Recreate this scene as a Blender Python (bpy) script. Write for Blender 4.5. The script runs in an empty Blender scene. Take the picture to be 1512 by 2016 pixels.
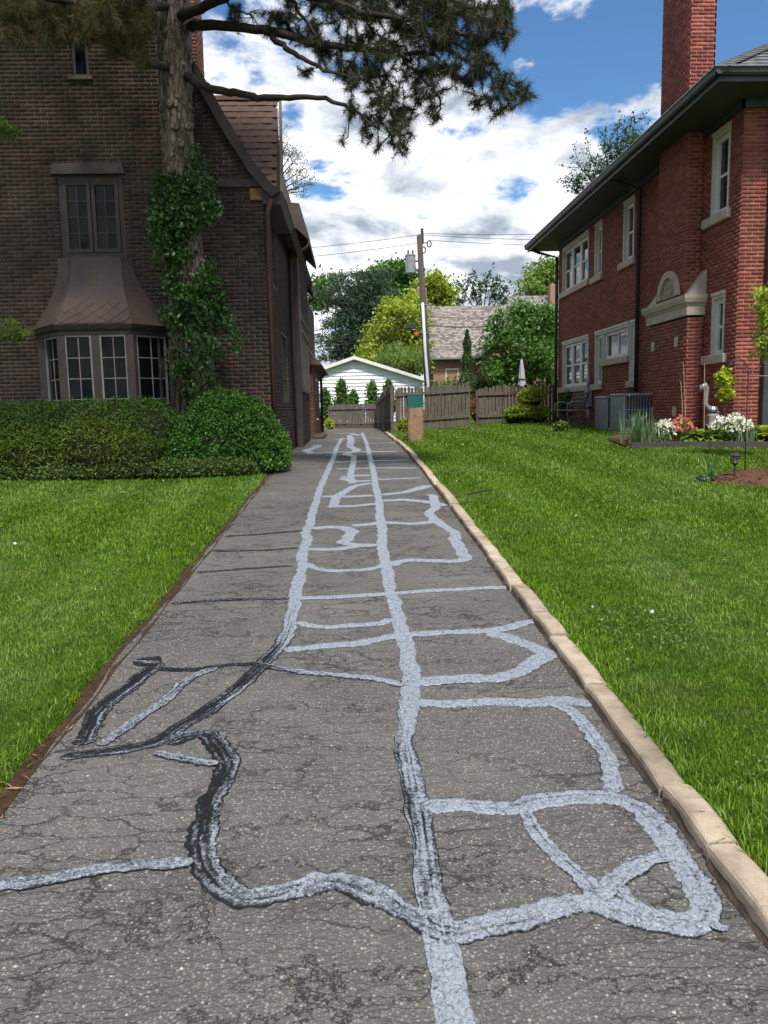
import bpy, math, random
import numpy as np
from mathutils import Matrix, Vector
R = math.radians
rng = np.random.default_rng(7)
random.seed(7)
scene = bpy.context.scene
C = scene.collection

# ------------------------------------------------------------------ camera
H = 1.62                                   # eye height above the drive at the photographer's feet
def _axes():
    Y = np.array([693-756., 806-1008., 1560.]); Y /= np.linalg.norm(Y)
    n = np.cross(Y, [1, -0.02, 0]); n /= np.linalg.norm(n)
    up = n if n[1] < 0 else -n
    X = np.cross(Y, up)
    if X[0] < 0: X = -X
    return np.array([X, Y, up])
AX = _axes()
cam_d = bpy.data.cameras.new('camera')
cam = bpy.data.objects.new('camera', cam_d); C.objects.link(cam)
rt, upv, bk = AX[:, 0], -AX[:, 1], -AX[:, 2]
cam.matrix_world = Matrix(((rt[0], upv[0], bk[0], 0), (rt[1], upv[1], bk[1], 0), (rt[2], upv[2], bk[2], H), (0, 0, 0, 1)))
cam_d.sensor_fit = 'VERTICAL'; cam_d.sensor_height = 36.0
cam_d.lens = 36.0*1560/2016
cam_d.clip_start = 0.05; cam_d.clip_end = 2000
scene.camera = cam
def at(u, v, y):
    """point at distance y along the drive that stands at photo position (u, v)"""
    d = AX @ np.array([u-756., v-1008., 1560.]); t = y/d[1]
    return np.array([t*d[0], y, H+t*d[2]])

# ------------------------------------------------------------------ world: sky with broken cumulus
SUN_EL, SUN_AZ = 56.0, 171.0                # degrees; azimuth to the right of the drive's direction
world = bpy.data.worlds.new('World'); scene.world = world
world.use_nodes = True
wt = world.node_tree; wt.nodes.clear()
def wn(t, **k):
    n = wt.nodes.new(t)
    for a, b in k.items(): setattr(n, a, b)
    return n
def wl(a, b): wt.links.new(a, b)
out = wn('ShaderNodeOutputWorld'); bg = wn('ShaderNodeBackground')
SKY = 0.075
bg.inputs['Strength'].default_value = SKY
sky = wn('ShaderNodeTexSky', sky_type='NISHITA', sun_disc=False, sun_elevation=R(SUN_EL), sun_rotation=R(SUN_AZ),
         altitude=200, air_density=1.0, dust_density=0.6, ozone_density=2.5)
tc = wn('ShaderNodeTexCoord')
sep = wn('ShaderNodeSeparateXYZ'); wl(tc.outputs['Generated'], sep.inputs[0])
def wm(op, a, b=None, clamp=False):
    n = wn('ShaderNodeMath', operation=op, use_clamp=clamp)
    for i, s in enumerate((a, b)):
        if s is None: continue
        if isinstance(s, (int, float)): n.inputs[i].default_value = s
        else: wl(s, n.inputs[i])
    return n.outputs[0]
zz = wm('ADD', wm('MAXIMUM', sep.outputs['Z'], 0.0), 0.34)
cx = wm('DIVIDE', sep.outputs['X'], zz); cy = wm('DIVIDE', sep.outputs['Y'], zz)
def cloud_noise(ox, oy, scale, detail, rough, dist=0.2):
    cb = wn('ShaderNodeCombineXYZ')
    wl(wm('ADD', cx, ox), cb.inputs[0]); wl(wm('ADD', cy, oy), cb.inputs[1]); cb.inputs[2].default_value = 3.7
    n = wn('ShaderNodeTexNoise'); n.inputs['Scale'].default_value = scale; n.inputs['Detail'].default_value = detail
    n.inputs['Roughness'].default_value = rough; n.inputs['Distortion'].default_value = dist
    wl(cb.outputs[0], n.inputs['Vector']); return n.outputs['Fac']
CO = (21.1, 4.4)
big = cloud_noise(CO[0], CO[1], 3.1, 10, 0.58)
big2 = cloud_noise(CO[0]+0.015, CO[1]-0.075, 3.1, 7, 0.58)   # the same field a step aside
fine = cloud_noise(9.1, 2.2, 13.0, 7, 0.62)
low = wm('SUBTRACT', 0.40, sep.outputs['Z'])         # cloud decks close up towards the horizon
dens = wm('ADD', big, wm('MULTIPLY', wm('MAXIMUM', low, 0.0), 0.46))
dens = wm('ADD', dens, wm('MULTIPLY', wm('SUBTRACT', fine, 0.5), 0.10))
ramp = wn('ShaderNodeValToRGB'); wl(dens, ramp.inputs[0])
ramp.color_ramp.elements[0].position = 0.468; ramp.color_ramp.elements[1].position = 0.552
ramp.color_ramp.interpolation = 'EASE'
# thick middles are greyer, edges turned to the sun are white
shade = wm('ADD', wm('MULTIPLY', wm('SUBTRACT', big2, big), 3.2), wm('MULTIPLY', wm('SUBTRACT', 0.60, dens), 2.0))
shade = wm('ADD', shade, wm('MULTIPLY', wm('SUBTRACT', fine, 0.5), 0.8))
shade = wm('ADD', shade, 0.60)
cr = wn('ShaderNodeValToRGB'); wl(shade, cr.inputs[0])
cr.color_ramp.elements[0].position = 0.0; cr.color_ramp.elements[0].color = (0.17, 0.20, 0.245, 1)
cr.color_ramp.elements[1].position = 0.86; cr.color_ramp.elements[1].color = (0.53, 0.535, 0.54, 1)
e = cr.color_ramp.elements.new(0.45); e.color = (0.37, 0.39, 0.42, 1)
cs = wn('ShaderNodeVectorMath', operation='SCALE'); wl(cr.outputs[0], cs.inputs[0]); cs.inputs['Scale'].default_value = 1.0/SKY
sk = wn('ShaderNodeMix', data_type='RGBA', blend_type='MULTIPLY'); sk.inputs['Factor'].default_value = 1.0
wl(sky.outputs[0], sk.inputs[6]); sk.inputs[7].default_value = (0.50, 0.71, 0.85, 1)
mx = wn('ShaderNodeMix', data_type='RGBA')
wl(ramp.outputs[0], mx.inputs['Factor']); wl(sk.outputs[2], mx.inputs[6]); wl(cs.outputs[0], mx.inputs[7])
wl(mx.outputs[2], bg.inputs['Color']); wl(bg.outputs[0], out.inputs['Surface'])

# ------------------------------------------------------------------ sun (veiled by thin cloud) and exposure
sd = bpy.data.lights.new('sun', 'SUN'); sd.energy = 2.4; sd.angle = R(9.0); sd.color = (1.0, 0.95, 0.87)
sun = bpy.data.objects.new('sun', sd); C.objects.link(sun)
sv = Vector((math.sin(R(SUN_AZ))*math.cos(R(SUN_EL)), math.cos(R(SUN_AZ))*math.cos(R(SUN_EL)), math.sin(R(SUN_EL))))
sun.rotation_euler = sv.to_track_quat('Z', 'Y').to_euler(); sun.location = (10, 20, 40)
vs = scene.view_settings
vs.view_transform = 'Standard'; vs.look = 'None'; vs.exposure = 1.28; vs.gamma = 1.0; vs.use_curve_mapping = False
scene.render.engine = 'CYCLES'
scene.cycles.max_bounces = 5; scene.cycles.diffuse_bounces = 3; scene.cycles.glossy_bounces = 3; scene.cycles.transparent_max_bounces = 12
try: scene.cycles.use_denoising = True
except Exception: pass

# ------------------------------------------------------------------ mesh helpers
class MB:
    def __init__(s): s.v = []; s.f = []
    def add(s, vs, fs):
        b = len(s.v); s.v += [tuple(map(float, p)) for p in vs]; s.f += [tuple(b+i for i in q) for q in fs]; return s
    def box(s, a, b):
        x0, y0, z0 = a; x1, y1, z1 = b
        x0, x1 = sorted((x0, x1)); y0, y1 = sorted((y0, y1)); z0, z1 = sorted((z0, z1))
        return s.add([(x0,y0,z0),(x1,y0,z0),(x1,y1,z0),(x0,y1,z0),(x0,y0,z1),(x1,y0,z1),(x1,y1,z1),(x0,y1,z1)],
                     [(0,3,2,1),(4,5,6,7),(0,1,5,4),(1,2,6,5),(2,3,7,6),(3,0,4,7)])
    def bev(s, a, b, r):
        """box with chamfered edges"""
        x0, y0, z0 = a; x1, y1, z1 = b
        vs = []
        for z, q in ((z0, r), (z0+r, 0), (z1-r, 0), (z1, r)):
            X0, X1, Y0, Y1 = x0+q, x1-q, y0+q, y1-q
            k = r if q == 0 else 0
            k = r*0.9
            vs += [(X0+k,Y0,z),(X1-k,Y0,z),(X1,Y0+k,z),(X1,Y1-k,z),(X1-k,Y1,z),(X0+k,Y1,z),(X0,Y1-k,z),(X0,Y0+k,z)]
        fs = [tuple(reversed(range(8))), tuple(range(24, 32))]
        for l in range(3):
            for i in range(8):
                j = (i+1) % 8; fs.append((l*8+i, l*8+j, l*8+8+j, l*8+8+i))
        return s.add(vs, fs)
    def loft(s, loops, cap=True, closed=True):
        n = len(loops[0]); vs = [p for L in loops for p in L]; fs = []
        for k in range(len(loops)-1):
            for i in range(n if closed else n-1):
                j = (i+1) % n; fs.append((k*n+i, k*n+j, (k+1)*n+j, (k+1)*n+i))
        if cap and closed:
            fs.append(tuple(reversed(range(n)))); fs.append(tuple((len(loops)-1)*n+i for i in range(n)))
        return s.add(vs, fs)
    def tube(s, pts, r, n=8, cap=True):
        pts = [np.array(p, float) for p in pts]; m = len(pts)
        rs = r if isinstance(r, (list, tuple, np.ndarray)) else [r]*m
        loops = []; a = None
        for i, p in enumerate(pts):
            t = pts[min(i+1, m-1)]-pts[max(i-1, 0)]; t = t/(np.linalg.norm(t)+1e-9)
            if a is None: a = np.cross(t, [0.31, 0.17, 0.93]); 
            a = a-t*np.dot(a, t); a /= np.linalg.norm(a)+1e-9; b = np.cross(t, a)
            loops.append([p+rs[i]*(math.cos(2*math.pi*k/n)*a+math.sin(2*math.pi*k/n)*b) for k in range(n)])
        return s.loft(loops, cap)
    def bar(s, p, q, w, h, upd=(0, 0, 1)):
        """straight rectangular bar from p to q"""
        p = np.array(p, float); q = np.array(q, float); t = q-p; t /= np.linalg.norm(t)
        u = np.cross(t, upd); 
        if np.linalg.norm(u) < 1e-4: u = np.cross(t, (0, 1, 0))
        u /= np.linalg.norm(u); n = np.cross(u, t)
        L = lambda c: [c-u*w/2-n*h/2, c+u*w/2-n*h/2, c+u*w/2+n*h/2, c-u*w/2+n*h/2]
        return s.loft([L(p), L(q)])
    def lathe(s, prof, c=(0, 0, 0), n=16):
        loops = [[(c[0]+r*math.cos(2*math.pi*k/n), c[1]+r*math.sin(2*math.pi*k/n), c[2]+z) for k in range(n)] for r, z in prof]
        return s.loft(loops)
    def mesh(s, name, smooth=False):
        me = bpy.data.meshes.new(name); me.from_pydata(s.v, [], s.f); me.update()
        if smooth: me.polygons.foreach_set('use_smooth', [True]*len(me.polygons))
        return me
def npmesh(name, V, F, rnd=None, smooth=False):
    """fast mesh from arrays; F is (m, k)"""
    V = np.asarray(V, np.float32); F = np.asarray(F, np.int32)
    me = bpy.data.meshes.new(name)
    me.vertices.add(len(V)); me.vertices.foreach_set('co', V.ravel())
    me.loops.add(F.size); me.loops.foreach_set('vertex_index', F.ravel())
    me.polygons.add(len(F)); me.polygons.foreach_set('loop_start', np.arange(0, F.size, F.shape[1], dtype=np.int32))
    if smooth: me.polygons.foreach_set('use_smooth', np.ones(len(F), bool))
    me.update(calc_edges=True)
    if rnd is not None:
        at_ = me.attributes.new('rnd', 'FLOAT', 'POINT'); at_.data.foreach_set('value', np.asarray(rnd, np.float32))
    return me
def tag(o, label=None, cat=None, group=None, kind=None):
    if label: o['label'] = label
    if cat: o['category'] = cat
    if group: o['group'] = group
    if kind: o['kind'] = kind
    return o
def obj(name, me, mat=None, parent=None, label=None, cat=None, group=None, kind=None, smooth=False, loc=None):
    if isinstance(me, MB): me = me.mesh(name, smooth)
    if mat is not None and not me.materials: me.materials.append(mat)
    o = bpy.data.objects.new(name, me); C.objects.link(o)
    if loc is not None: o.location = loc
    if parent is not None:
        o.parent = parent; o.matrix_parent_inverse = Matrix.Translation(-WORLD[parent.name])
    WORLD[o.name] = Vector([float(c) for c in loc]) if loc is not None else Vector((0, 0, 0))
    return tag(o, label, cat, group, kind)
WORLD = {}          # each object's origin in the world, so that meshes can be given in world coordinates
def thing(name, loc, label, cat, group=None):
    o = bpy.data.objects.new(name, None); C.objects.link(o); o.location = Vector([float(c) for c in loc]); o.empty_display_size = 0.2
    WORLD[o.name] = Vector([float(c) for c in loc])
    return tag(o, label, cat, group)

# ------------------------------------------------------------------ material helpers
def newmat(name):
    m = bpy.data.materials.new(name); m.use_nodes = True
    nt = m.node_tree; nt.nodes.clear()
    o = nt.nodes.new('ShaderNodeOutputMaterial'); b = nt.nodes.new('ShaderNodeBsdfPrincipled')
    nt.links.new(b.outputs[0], o.inputs[0]); return m, nt, b, o
def N(nt, t, **k):
    n = nt.nodes.new(t)
    for a, b in k.items():
        if a in n.inputs.keys() if hasattr(n.inputs, 'keys') else False: n.inputs[a].default_value = b
        else: setattr(n, a, b)
    return n
def noise(nt, vec, scale, detail=4, rough=0.55, dist=0.0):
    n = nt.nodes.new('ShaderNodeTexNoise'); n.inputs['Scale'].default_value = scale; n.inputs['Detail'].default_value = detail
    n.inputs['Roughness'].default_value = rough; n.inputs['Distortion'].default_value = dist
    if vec is not None: nt.links.new(vec, n.inputs['Vector'])
    return n
def ramp_(nt, fac, stops, interp='LINEAR'):
    r = nt.nodes.new('ShaderNodeValToRGB'); r.color_ramp.interpolation = interp
    els = r.color_ramp.elements
    for i, (p, c) in enumerate(stops):
        e = els[i] if i < 2 else els.new(p)
        e.position = p; e.color = (*c, 1) if len(c) == 3 else c
    nt.links.new(fac, r.inputs[0]); return r.outputs[0]
def mixc(nt, fac, a, b, blend='MIX'):
    m = nt.nodes.new('ShaderNodeMix'); m.data_type = 'RGBA'; m.blend_type = blend
    for i, s in ((0, fac), (6, a), (7, b)):
        if isinstance(s, (int, float)): m.inputs[i].default_value = s
        elif isinstance(s, tuple): m.inputs[i].default_value = (*s, 1) if len(s) == 3 else s
        else: nt.links.new(s, m.inputs[i])
    return m.outputs[2]
def mth(nt, op, a, b=None, clamp=False):
    n = nt.nodes.new('ShaderNodeMath'); n.operation = op; n.use_clamp = clamp
    for i, s in enumerate((a, b)):
        if s is None: continue
        if isinstance(s, (int, float)): n.inputs[i].default_value = s
        else: nt.links.new(s, n.inputs[i])
    return n.outputs[0]
def bump(nt, h, strength, dist, bsdf, prev=None):
    b = nt.nodes.new('ShaderNodeBump'); b.inputs['Strength'].default_value = strength; b.inputs['Distance'].default_value = dist
    nt.links.new(h, b.inputs['Height'])
    if prev is not None: nt.links.new(prev, b.inputs['Normal'])
    nt.links.new(b.outputs[0], bsdf.inputs['Normal']); return b.outputs[0]
def ocoord(nt, scale=None):
    t = nt.nodes.new('ShaderNodeTexCoord'); v = t.outputs['Object']
    if scale:
        m = nt.nodes.new('ShaderNodeMapping'); m.inputs['Scale'].default_value = scale; nt.links.new(v, m.inputs[0]); v = m.outputs[0]
    return v
def simple(name, c1, c2=None, rough=0.6, nscale=8.0, bscale=0, bstr=0.2, bdist=0.01, metal=0.0, stretch=None, spec=0.5, detail=5):
    """a plain surface whose colour wanders between two tones, with fine relief"""
    m, nt, b, o = newmat(name)
    b.inputs['Roughness'].default_value = rough; b.inputs['Metallic'].default_value = metal
    b.inputs['Specular IOR Level'].default_value = spec
    v = ocoord(nt, stretch)
    if c2 is None: c2 = tuple(x*0.8 for x in c1)
    n = noise(nt, v, nscale, detail, 0.6)
    nt.links.new(ramp_(nt, n.outputs['Fac'], [(0.3, c1), (0.7, c2)]), b.inputs['Base Color'])
    if bscale:
        n2 = noise(nt, v, bscale, 6, 0.6); bump(nt, n2.outputs['Fac'], bstr, bdist, b)
    return m
def leafmat(name, cols, trans=0.35, rough=0.5, nscale=1.5, spec=0.35, gain=1.25):
    """leaves: each leaf has its own tone, and light comes through"""
    m, nt, b, o = newmat(name)
    a = nt.nodes.new('ShaderNodeAttribute'); a.attribute_name = 'rnd'
    g = nt.nodes.new('ShaderNodeNewGeometry')
    n = noise(nt, g.outputs['Position'], nscale, 3, 0.5)
    f = mth(nt, 'ADD', mth(nt, 'MULTIPLY', a.outputs['Fac'], 0.62), mth(nt, 'MULTIPLY', mth(nt, 'SUBTRACT', n.outputs['Fac'], 0.31), 1.0))
    k = len(cols); c = ramp_(nt, f, [(i/(k-1) if k > 1 else 0, tuple(x*gain for x in q)) for i, q in enumerate(cols)])
    nt.links.new(c, b.inputs['Base Color']); b.inputs['Roughness'].default_value = rough
    b.inputs['Specular IOR Level'].default_value = spec
    t = nt.nodes.new('ShaderNodeBsdfTranslucent')
    nt.links.new(mixc(nt, 1.0, c, (1.25, 1.2, 0.55), 'MULTIPLY'), t.inputs['Color'])
    mx = nt.nodes.new('ShaderNodeMixShader'); mx.inputs[0].default_value = trans
    nt.links.new(b.outputs[0], mx.inputs[1]); nt.links.new(t.outputs[0], mx.inputs[2]); nt.links.new(mx.outputs[0], o.inputs[0])
    return m
def brickmat(name, tones, stain, stain_amt=0.5, gain=1.45):
    m, nt, b, o = newmat(name)
    a = nt.nodes.new('ShaderNodeAttribute'); a.attribute_name = 'rnd'
    g = nt.nodes.new('ShaderNodeNewGeometry'); v = g.outputs['Position']
    k = len(tones); c = ramp_(nt, a.outputs['Fac'], [(i/(k-1), tuple(x*gain for x in q)) for i, q in enumerate(tones)])
    n = noise(nt, v, 55, 5, 0.65); c = mixc(nt, mth(nt, 'MULTIPLY', n.outputs['Fac'], 0.55), c, tuple(x*0.55 for x in tones[0]))
    n2 = noise(nt, v, 0.8, 5, 0.6); f2 = ramp_(nt, n2.outputs['Fac'], [(0.42, (0, 0, 0)), (0.68, (1, 1, 1))])
    c = mixc(nt, mth(nt, 'MULTIPLY', f2, stain_amt), c, stain)
    nt.links.new(c, b.inputs['Base Color']); b.inputs['Roughness'].default_value = 0.85; b.inputs['Specular IOR Level'].default_value = 0.25
    n3 = noise(nt, v, 120, 5, 0.7); bump(nt, n3.outputs['Fac'], 0.5, 0.004, b)
    return m

# ------------------------------------------------------------------ materials
def asphalt():
    m, nt, b, o = newmat('asphalt'); v = ocoord(nt)
    vo = nt.nodes.new('ShaderNodeTexVoronoi'); vo.inputs['Scale'].default_value = 100; nt.links.new(v, vo.inputs['Vector'])
    sepc = nt.nodes.new('ShaderNodeSeparateColor'); nt.links.new(vo.outputs['Color'], sepc.inputs[0])
    stone = ramp_(nt, sepc.outputs[0], [(0.0, (0.05, 0.048, 0.046)), (0.5, (0.115, 0.109, 0.100)), (0.85, (0.20, 0.185, 0.162)), (0.95, (0.28, 0.255, 0.215)), (1.0, (0.42, 0.385, 0.32))])
    bi = ramp_(nt, vo.outputs['Distance'], [(0.25, (1, 1, 1)), (0.62, (0, 0, 0))])
    c = mixc(nt, 0.12, mixc(nt, bi, (0.058, 0.057, 0.056), stone), (0.115, 0.112, 0.108))
    vo3 = nt.nodes.new('ShaderNodeTexVoronoi'); vo3.inputs['Scale'].default_value = 26; nt.links.new(v, vo3.inputs['Vector'])
    sp3 = nt.nodes.new('ShaderNodeSeparateColor'); nt.links.new(vo3.outputs['Color'], sp3.inputs[0])
    bigf = mth(nt, 'MULTIPLY', mth(nt, 'GREATER_THAN', sp3.outputs[1], 0.965), mth(nt, 'LESS_THAN', vo3.outputs['Distance'], 0.14))
    c = mixc(nt, bigf, c, (0.46, 0.42, 0.35))
    # worn, dusty and oily areas
    n1 = noise(nt, v, 0.9, 6, 0.6); c = mixc(nt, ramp_(nt, n1.outputs['Fac'], [(0.35, (0, 0, 0)), (0.7, (0.75, 0.75, 0.75))]), c, mixc(nt, 0.45, c, (0.19, 0.18, 0.165)))
    n4 = noise(nt, v, 3.0, 5, 0.65); c = mixc(nt, ramp_(nt, n4.outputs['Fac'], [(0.54, (0, 0, 0)), (0.72, (0.3, 0.3, 0.3))]), c, mixc(nt, 0.5, c, (0.05, 0.051, 0.055)))
    # fine cracking, mostly across the drive
    w = noise(nt, v, 7.0, 6, 0.7)
    def cracks(scale, width, lo, hi, mscale):
        mp = nt.nodes.new('ShaderNodeMapping'); mp.inputs['Scale'].default_value = scale; nt.links.new(v, mp.inputs[0])
        ad = nt.nodes.new('ShaderNodeVectorMath'); ad.operation = 'ADD'; nt.links.new(mp.outputs[0], ad.inputs[0])
        sc = nt.nodes.new('ShaderNodeVectorMath'); sc.operation = 'SCALE'; sc.inputs['Scale'].default_value = 1.0; nt.links.new(w.outputs['Color'], sc.inputs[0])
        nt.links.new(sc.outputs[0], ad.inputs[1])
        q = nt.nodes.new('ShaderNodeTexVoronoi'); q.feature = 'DISTANCE_TO_EDGE'; q.inputs['Scale'].default_value = 1.0; nt.links.new(ad.outputs[0], q.inputs['Vector'])
        k = ramp_(nt, q.outputs['Distance'], [(0.0, (1, 1, 1)), (width, (0, 0, 0))])
        mk = noise(nt, v, mscale, 3, 0.6); mk = ramp_(nt, mk.outputs['Fac'], [(lo, (0, 0, 0)), (hi, (1, 1, 1))])
        return mixc(nt, 1.0, k, mk, 'MULTIPLY')
    k1 = cracks((2.6, 9.0, 1), 0.030, 0.44, 0.60, 1.1)
    k2 = mth(nt, 'MULTIPLY', cracks((7.0, 26.0, 1), 0.05, 0.36, 0.62, 1.6), 0.4)
    k3 = cracks((0.9, 2.6, 1), 0.013, 0.45, 0.5, 0.7)
    k = mixc(nt, 1.0, mixc(nt, 1.0, k1, k2, 'LIGHTEN'), k3, 'LIGHTEN')
    c = mixc(nt, mth(nt, 'MULTIPLY', k, 0.7), c, (0.026, 0.025, 0.024))
    c = mixc(nt, 1.0, c, (1.06, 1.035, 1.0), 'MULTIPLY')
    nt.links.new(c, b.inputs['Base Color'])
    b.inputs['Roughness'].default_value = 0.72; b.inputs['Specular IOR Level'].default_value = 0.4
    hgt = mth(nt, 'SUBTRACT', mth(nt, 'SUBTRACT', mth(nt, 'MULTIPLY', n4.outputs['Fac'], 0.3), mth(nt, 'MULTIPLY', vo.outputs['Distance'], 0.45)), mth(nt, 'MULTIPLY', k, 1.0))
    bump(nt, hgt, 1.0, 0.009, b)
    return m
def sealant():
    """brushed tar: wet and black in places, elsewhere a dried film with sky reflection painted in as grey-blue (the strip's `dull` value, 0 to 1)"""
    m, nt, b, o = newmat('crack_sealant'); v = ocoord(nt)
    at_ = nt.nodes.new('ShaderNodeAttribute'); at_.attribute_name = 'rnd'; sky_sheen = at_.outputs['Fac']
    n = noise(nt, v, 14, 6, 0.65); n2 = noise(nt, v, 95, 7, 0.8, 1.2); n3 = noise(nt, v, 48, 6, 0.8, 1.0)
    film = ramp_(nt, n2.outputs['Fac'], [(0.34, (0.045, 0.050, 0.061)), (0.45, (0.20, 0.225, 0.268)), (0.66, (0.48, 0.522, 0.590))])  # the sky's reflection is put into the film's grey-blue
    wet = (0.006, 0.006, 0.007)
    # drying cracks in the film
    ad = nt.nodes.new('ShaderNodeVectorMath'); ad.operation = 'ADD'; nt.links.new(v, ad.inputs[0])
    sc = nt.nodes.new('ShaderNodeVectorMath'); sc.operation = 'SCALE'; sc.inputs['Scale'].default_value = 0.09; nt.links.new(n.outputs['Color'], sc.inputs[0]); nt.links.new(sc.outputs[0], ad.inputs[1])
    q = nt.nodes.new('ShaderNodeTexVoronoi'); q.feature = 'DISTANCE_TO_EDGE'; q.inputs['Scale'].default_value = 17; nt.links.new(ad.outputs[0], q.inputs['Vector'])
    ck = ramp_(nt, q.outputs['Distance'], [(0.0, (1, 1, 1)), (0.045, (0, 0, 0))])
    x = mth(nt, 'ADD', mth(nt, 'ADD', mth(nt, 'MULTIPLY', n3.outputs['Fac'], 0.55), mth(nt, 'MULTIPLY', n2.outputs['Fac'], 0.45)), mth(nt, 'MULTIPLY', mth(nt, 'SUBTRACT', sky_sheen, 0.5), 0.62))
    f = ramp_(nt, x, [(0.43, (0, 0, 0)), (0.57, (1, 1, 1))])
    f = mth(nt, 'MULTIPLY', f, mth(nt, 'SUBTRACT', 1.0, mth(nt, 'MULTIPLY', ck, 0.6)))
    nt.links.new(mixc(nt, f, wet, film), b.inputs['Base Color'])
    rg = ramp_(nt, n.outputs['Fac'], [(0.35, (0.28, 0.28, 0.28)), (0.7, (0.44, 0.44, 0.44))])
    nt.links.new(mixc(nt, f, (0.12, 0.12, 0.12), rg), b.inputs['Roughness'])
    nt.links.new(mth(nt, 'ADD', 1.42, mth(nt, 'MULTIPLY', f, 0.33)), b.inputs['IOR'])
    h = mth(nt, 'ADD', mth(nt, 'MULTIPLY', n2.outputs['Fac'], 0.9), mth(nt, 'ADD', mth(nt, 'MULTIPLY', n3.outputs['Fac'], 0.9), n.outputs['Fac']))
    bump(nt, h, 0.6, 0.012, b)
    return m
def glassmat():
    m, nt, b, o = newmat('window_glass')
    b.inputs['Base Color'].default_value = (0.012, 0.014, 0.015, 1); b.inputs['Roughness'].default_value = 0.03
    nt2 = noise(nt, ocoord(nt), 1.3, 2); bump(nt, nt2.outputs['Fac'], 0.06, 0.05, b)
    t = nt.nodes.new('ShaderNodeBsdfTransparent'); t.inputs[0].default_value = (0.85, 0.9, 0.88, 1)
    fr = nt.nodes.new('ShaderNodeFresnel'); fr.inputs['IOR'].default_value = 1.55
    mx = nt.nodes.new('ShaderNodeMixShader')
    nt.links.new(mth(nt, 'ADD', mth(nt, 'MULTIPLY', fr.outputs[0], 1.2), 0.22, True), mx.inputs[0])
    nt.links.new(t.outputs[0], mx.inputs[1]); nt.links.new(b.outputs[0], mx.inputs[2]); nt.links.new(mx.outputs[0], o.inputs[0])
    return m
def lawnmat():
    m, nt, b, o = newmat('lawn_soil_and_thatch'); v = ocoord(nt)
    n = noise(nt, v, 40, 6, 0.7); n2 = noise(nt, v, 0.7, 4, 0.6)
    c = ramp_(nt, n.outputs['Fac'], [(0.3, (0.028, 0.058, 0.006)), (0.55, (0.056, 0.110, 0.010)), (0.75, (0.10, 0.16, 0.02))])
    c = mixc(nt, ramp_(nt, n2.outputs['Fac'], [(0.45, (0, 0, 0)), (0.7, (0.5, 0.5, 0.5))]), c, (0.05, 0.07, 0.02))
    nt.links.new(c, b.inputs['Base Color']); b.inputs['Roughness'].default_value = 0.9; b.inputs['Specular IOR Level'].default_value = 0.1
    bump(nt, n.outputs['Fac'], 0.8, 0.03, b); return m
def grassmat():
    m, nt, b, o = newmat('grass_blades')
    a = nt.nodes.new('ShaderNodeAttribute'); a.attribute_name = 'rnd'
    g = nt.nodes.new('ShaderNodeNewGeometry'); v = g.outputs['Position']
    c = ramp_(nt, a.outputs['Fac'], [(0.0, (0.040, 0.092, 0.003)), (0.45, (0.102, 0.208, 0.007)), (0.88, (0.200, 0.322, 0.022)), (1.0, (0.38, 0.34, 0.12))])
    n = noise(nt, v, 0.55, 4, 0.6); c = mixc(nt, ramp_(nt, n.outputs['Fac'], [(0.48, (0, 0, 0)), (0.66, (0.8, 0.8, 0.8))]), c, mixc(nt, 0.5, c, (0.21, 0.29, 0.085)))
    n2 = noise(nt, v, 1.7, 4, 0.6); c = mixc(nt, ramp_(nt, n2.outputs['Fac'], [(0.5, (0, 0, 0)), (0.7, (0.7, 0.7, 0.7))]), c, mixc(nt, 0.55, c, (0.045, 0.125, 0.008)))
    n3 = noise(nt, v, 0.9, 3, 0.5); c = mixc(nt, ramp_(nt, n3.outputs['Fac'], [(0.62, (0, 0, 0)), (0.78, (0.6, 0.6, 0.6))]), c, (0.17, 0.175, 0.06))
    n5 = noise(nt, v, 7.0, 4, 0.65); c = mixc(nt, 1.0, c, ramp_(nt, n5.outputs['Fac'], [(0.32, (0.58, 0.62, 0.6)), (0.5, (1, 1, 1)), (0.70, (1.45, 1.3, 1.5))]), 'MULTIPLY')
    nt.links.new(c, b.inputs['Base Color']); b.inputs['Roughness'].default_value = 0.45; b.inputs['Specular IOR Level'].default_value = 0.3
    t = nt.nodes.new('ShaderNodeBsdfTranslucent'); nt.links.new(mixc(nt, 1.0, c, (1.2, 1.2, 0.6), 'MULTIPLY'), t.inputs['Color'])
    mx = nt.nodes.new('ShaderNodeMixShader'); mx.inputs[0].default_value = 0.35
    nt.links.new(b.outputs[0], mx.inputs[1]); nt.links.new(t.outputs[0], mx.inputs[2]); nt.links.new(mx.outputs[0], o.inputs[0]); return m
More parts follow.
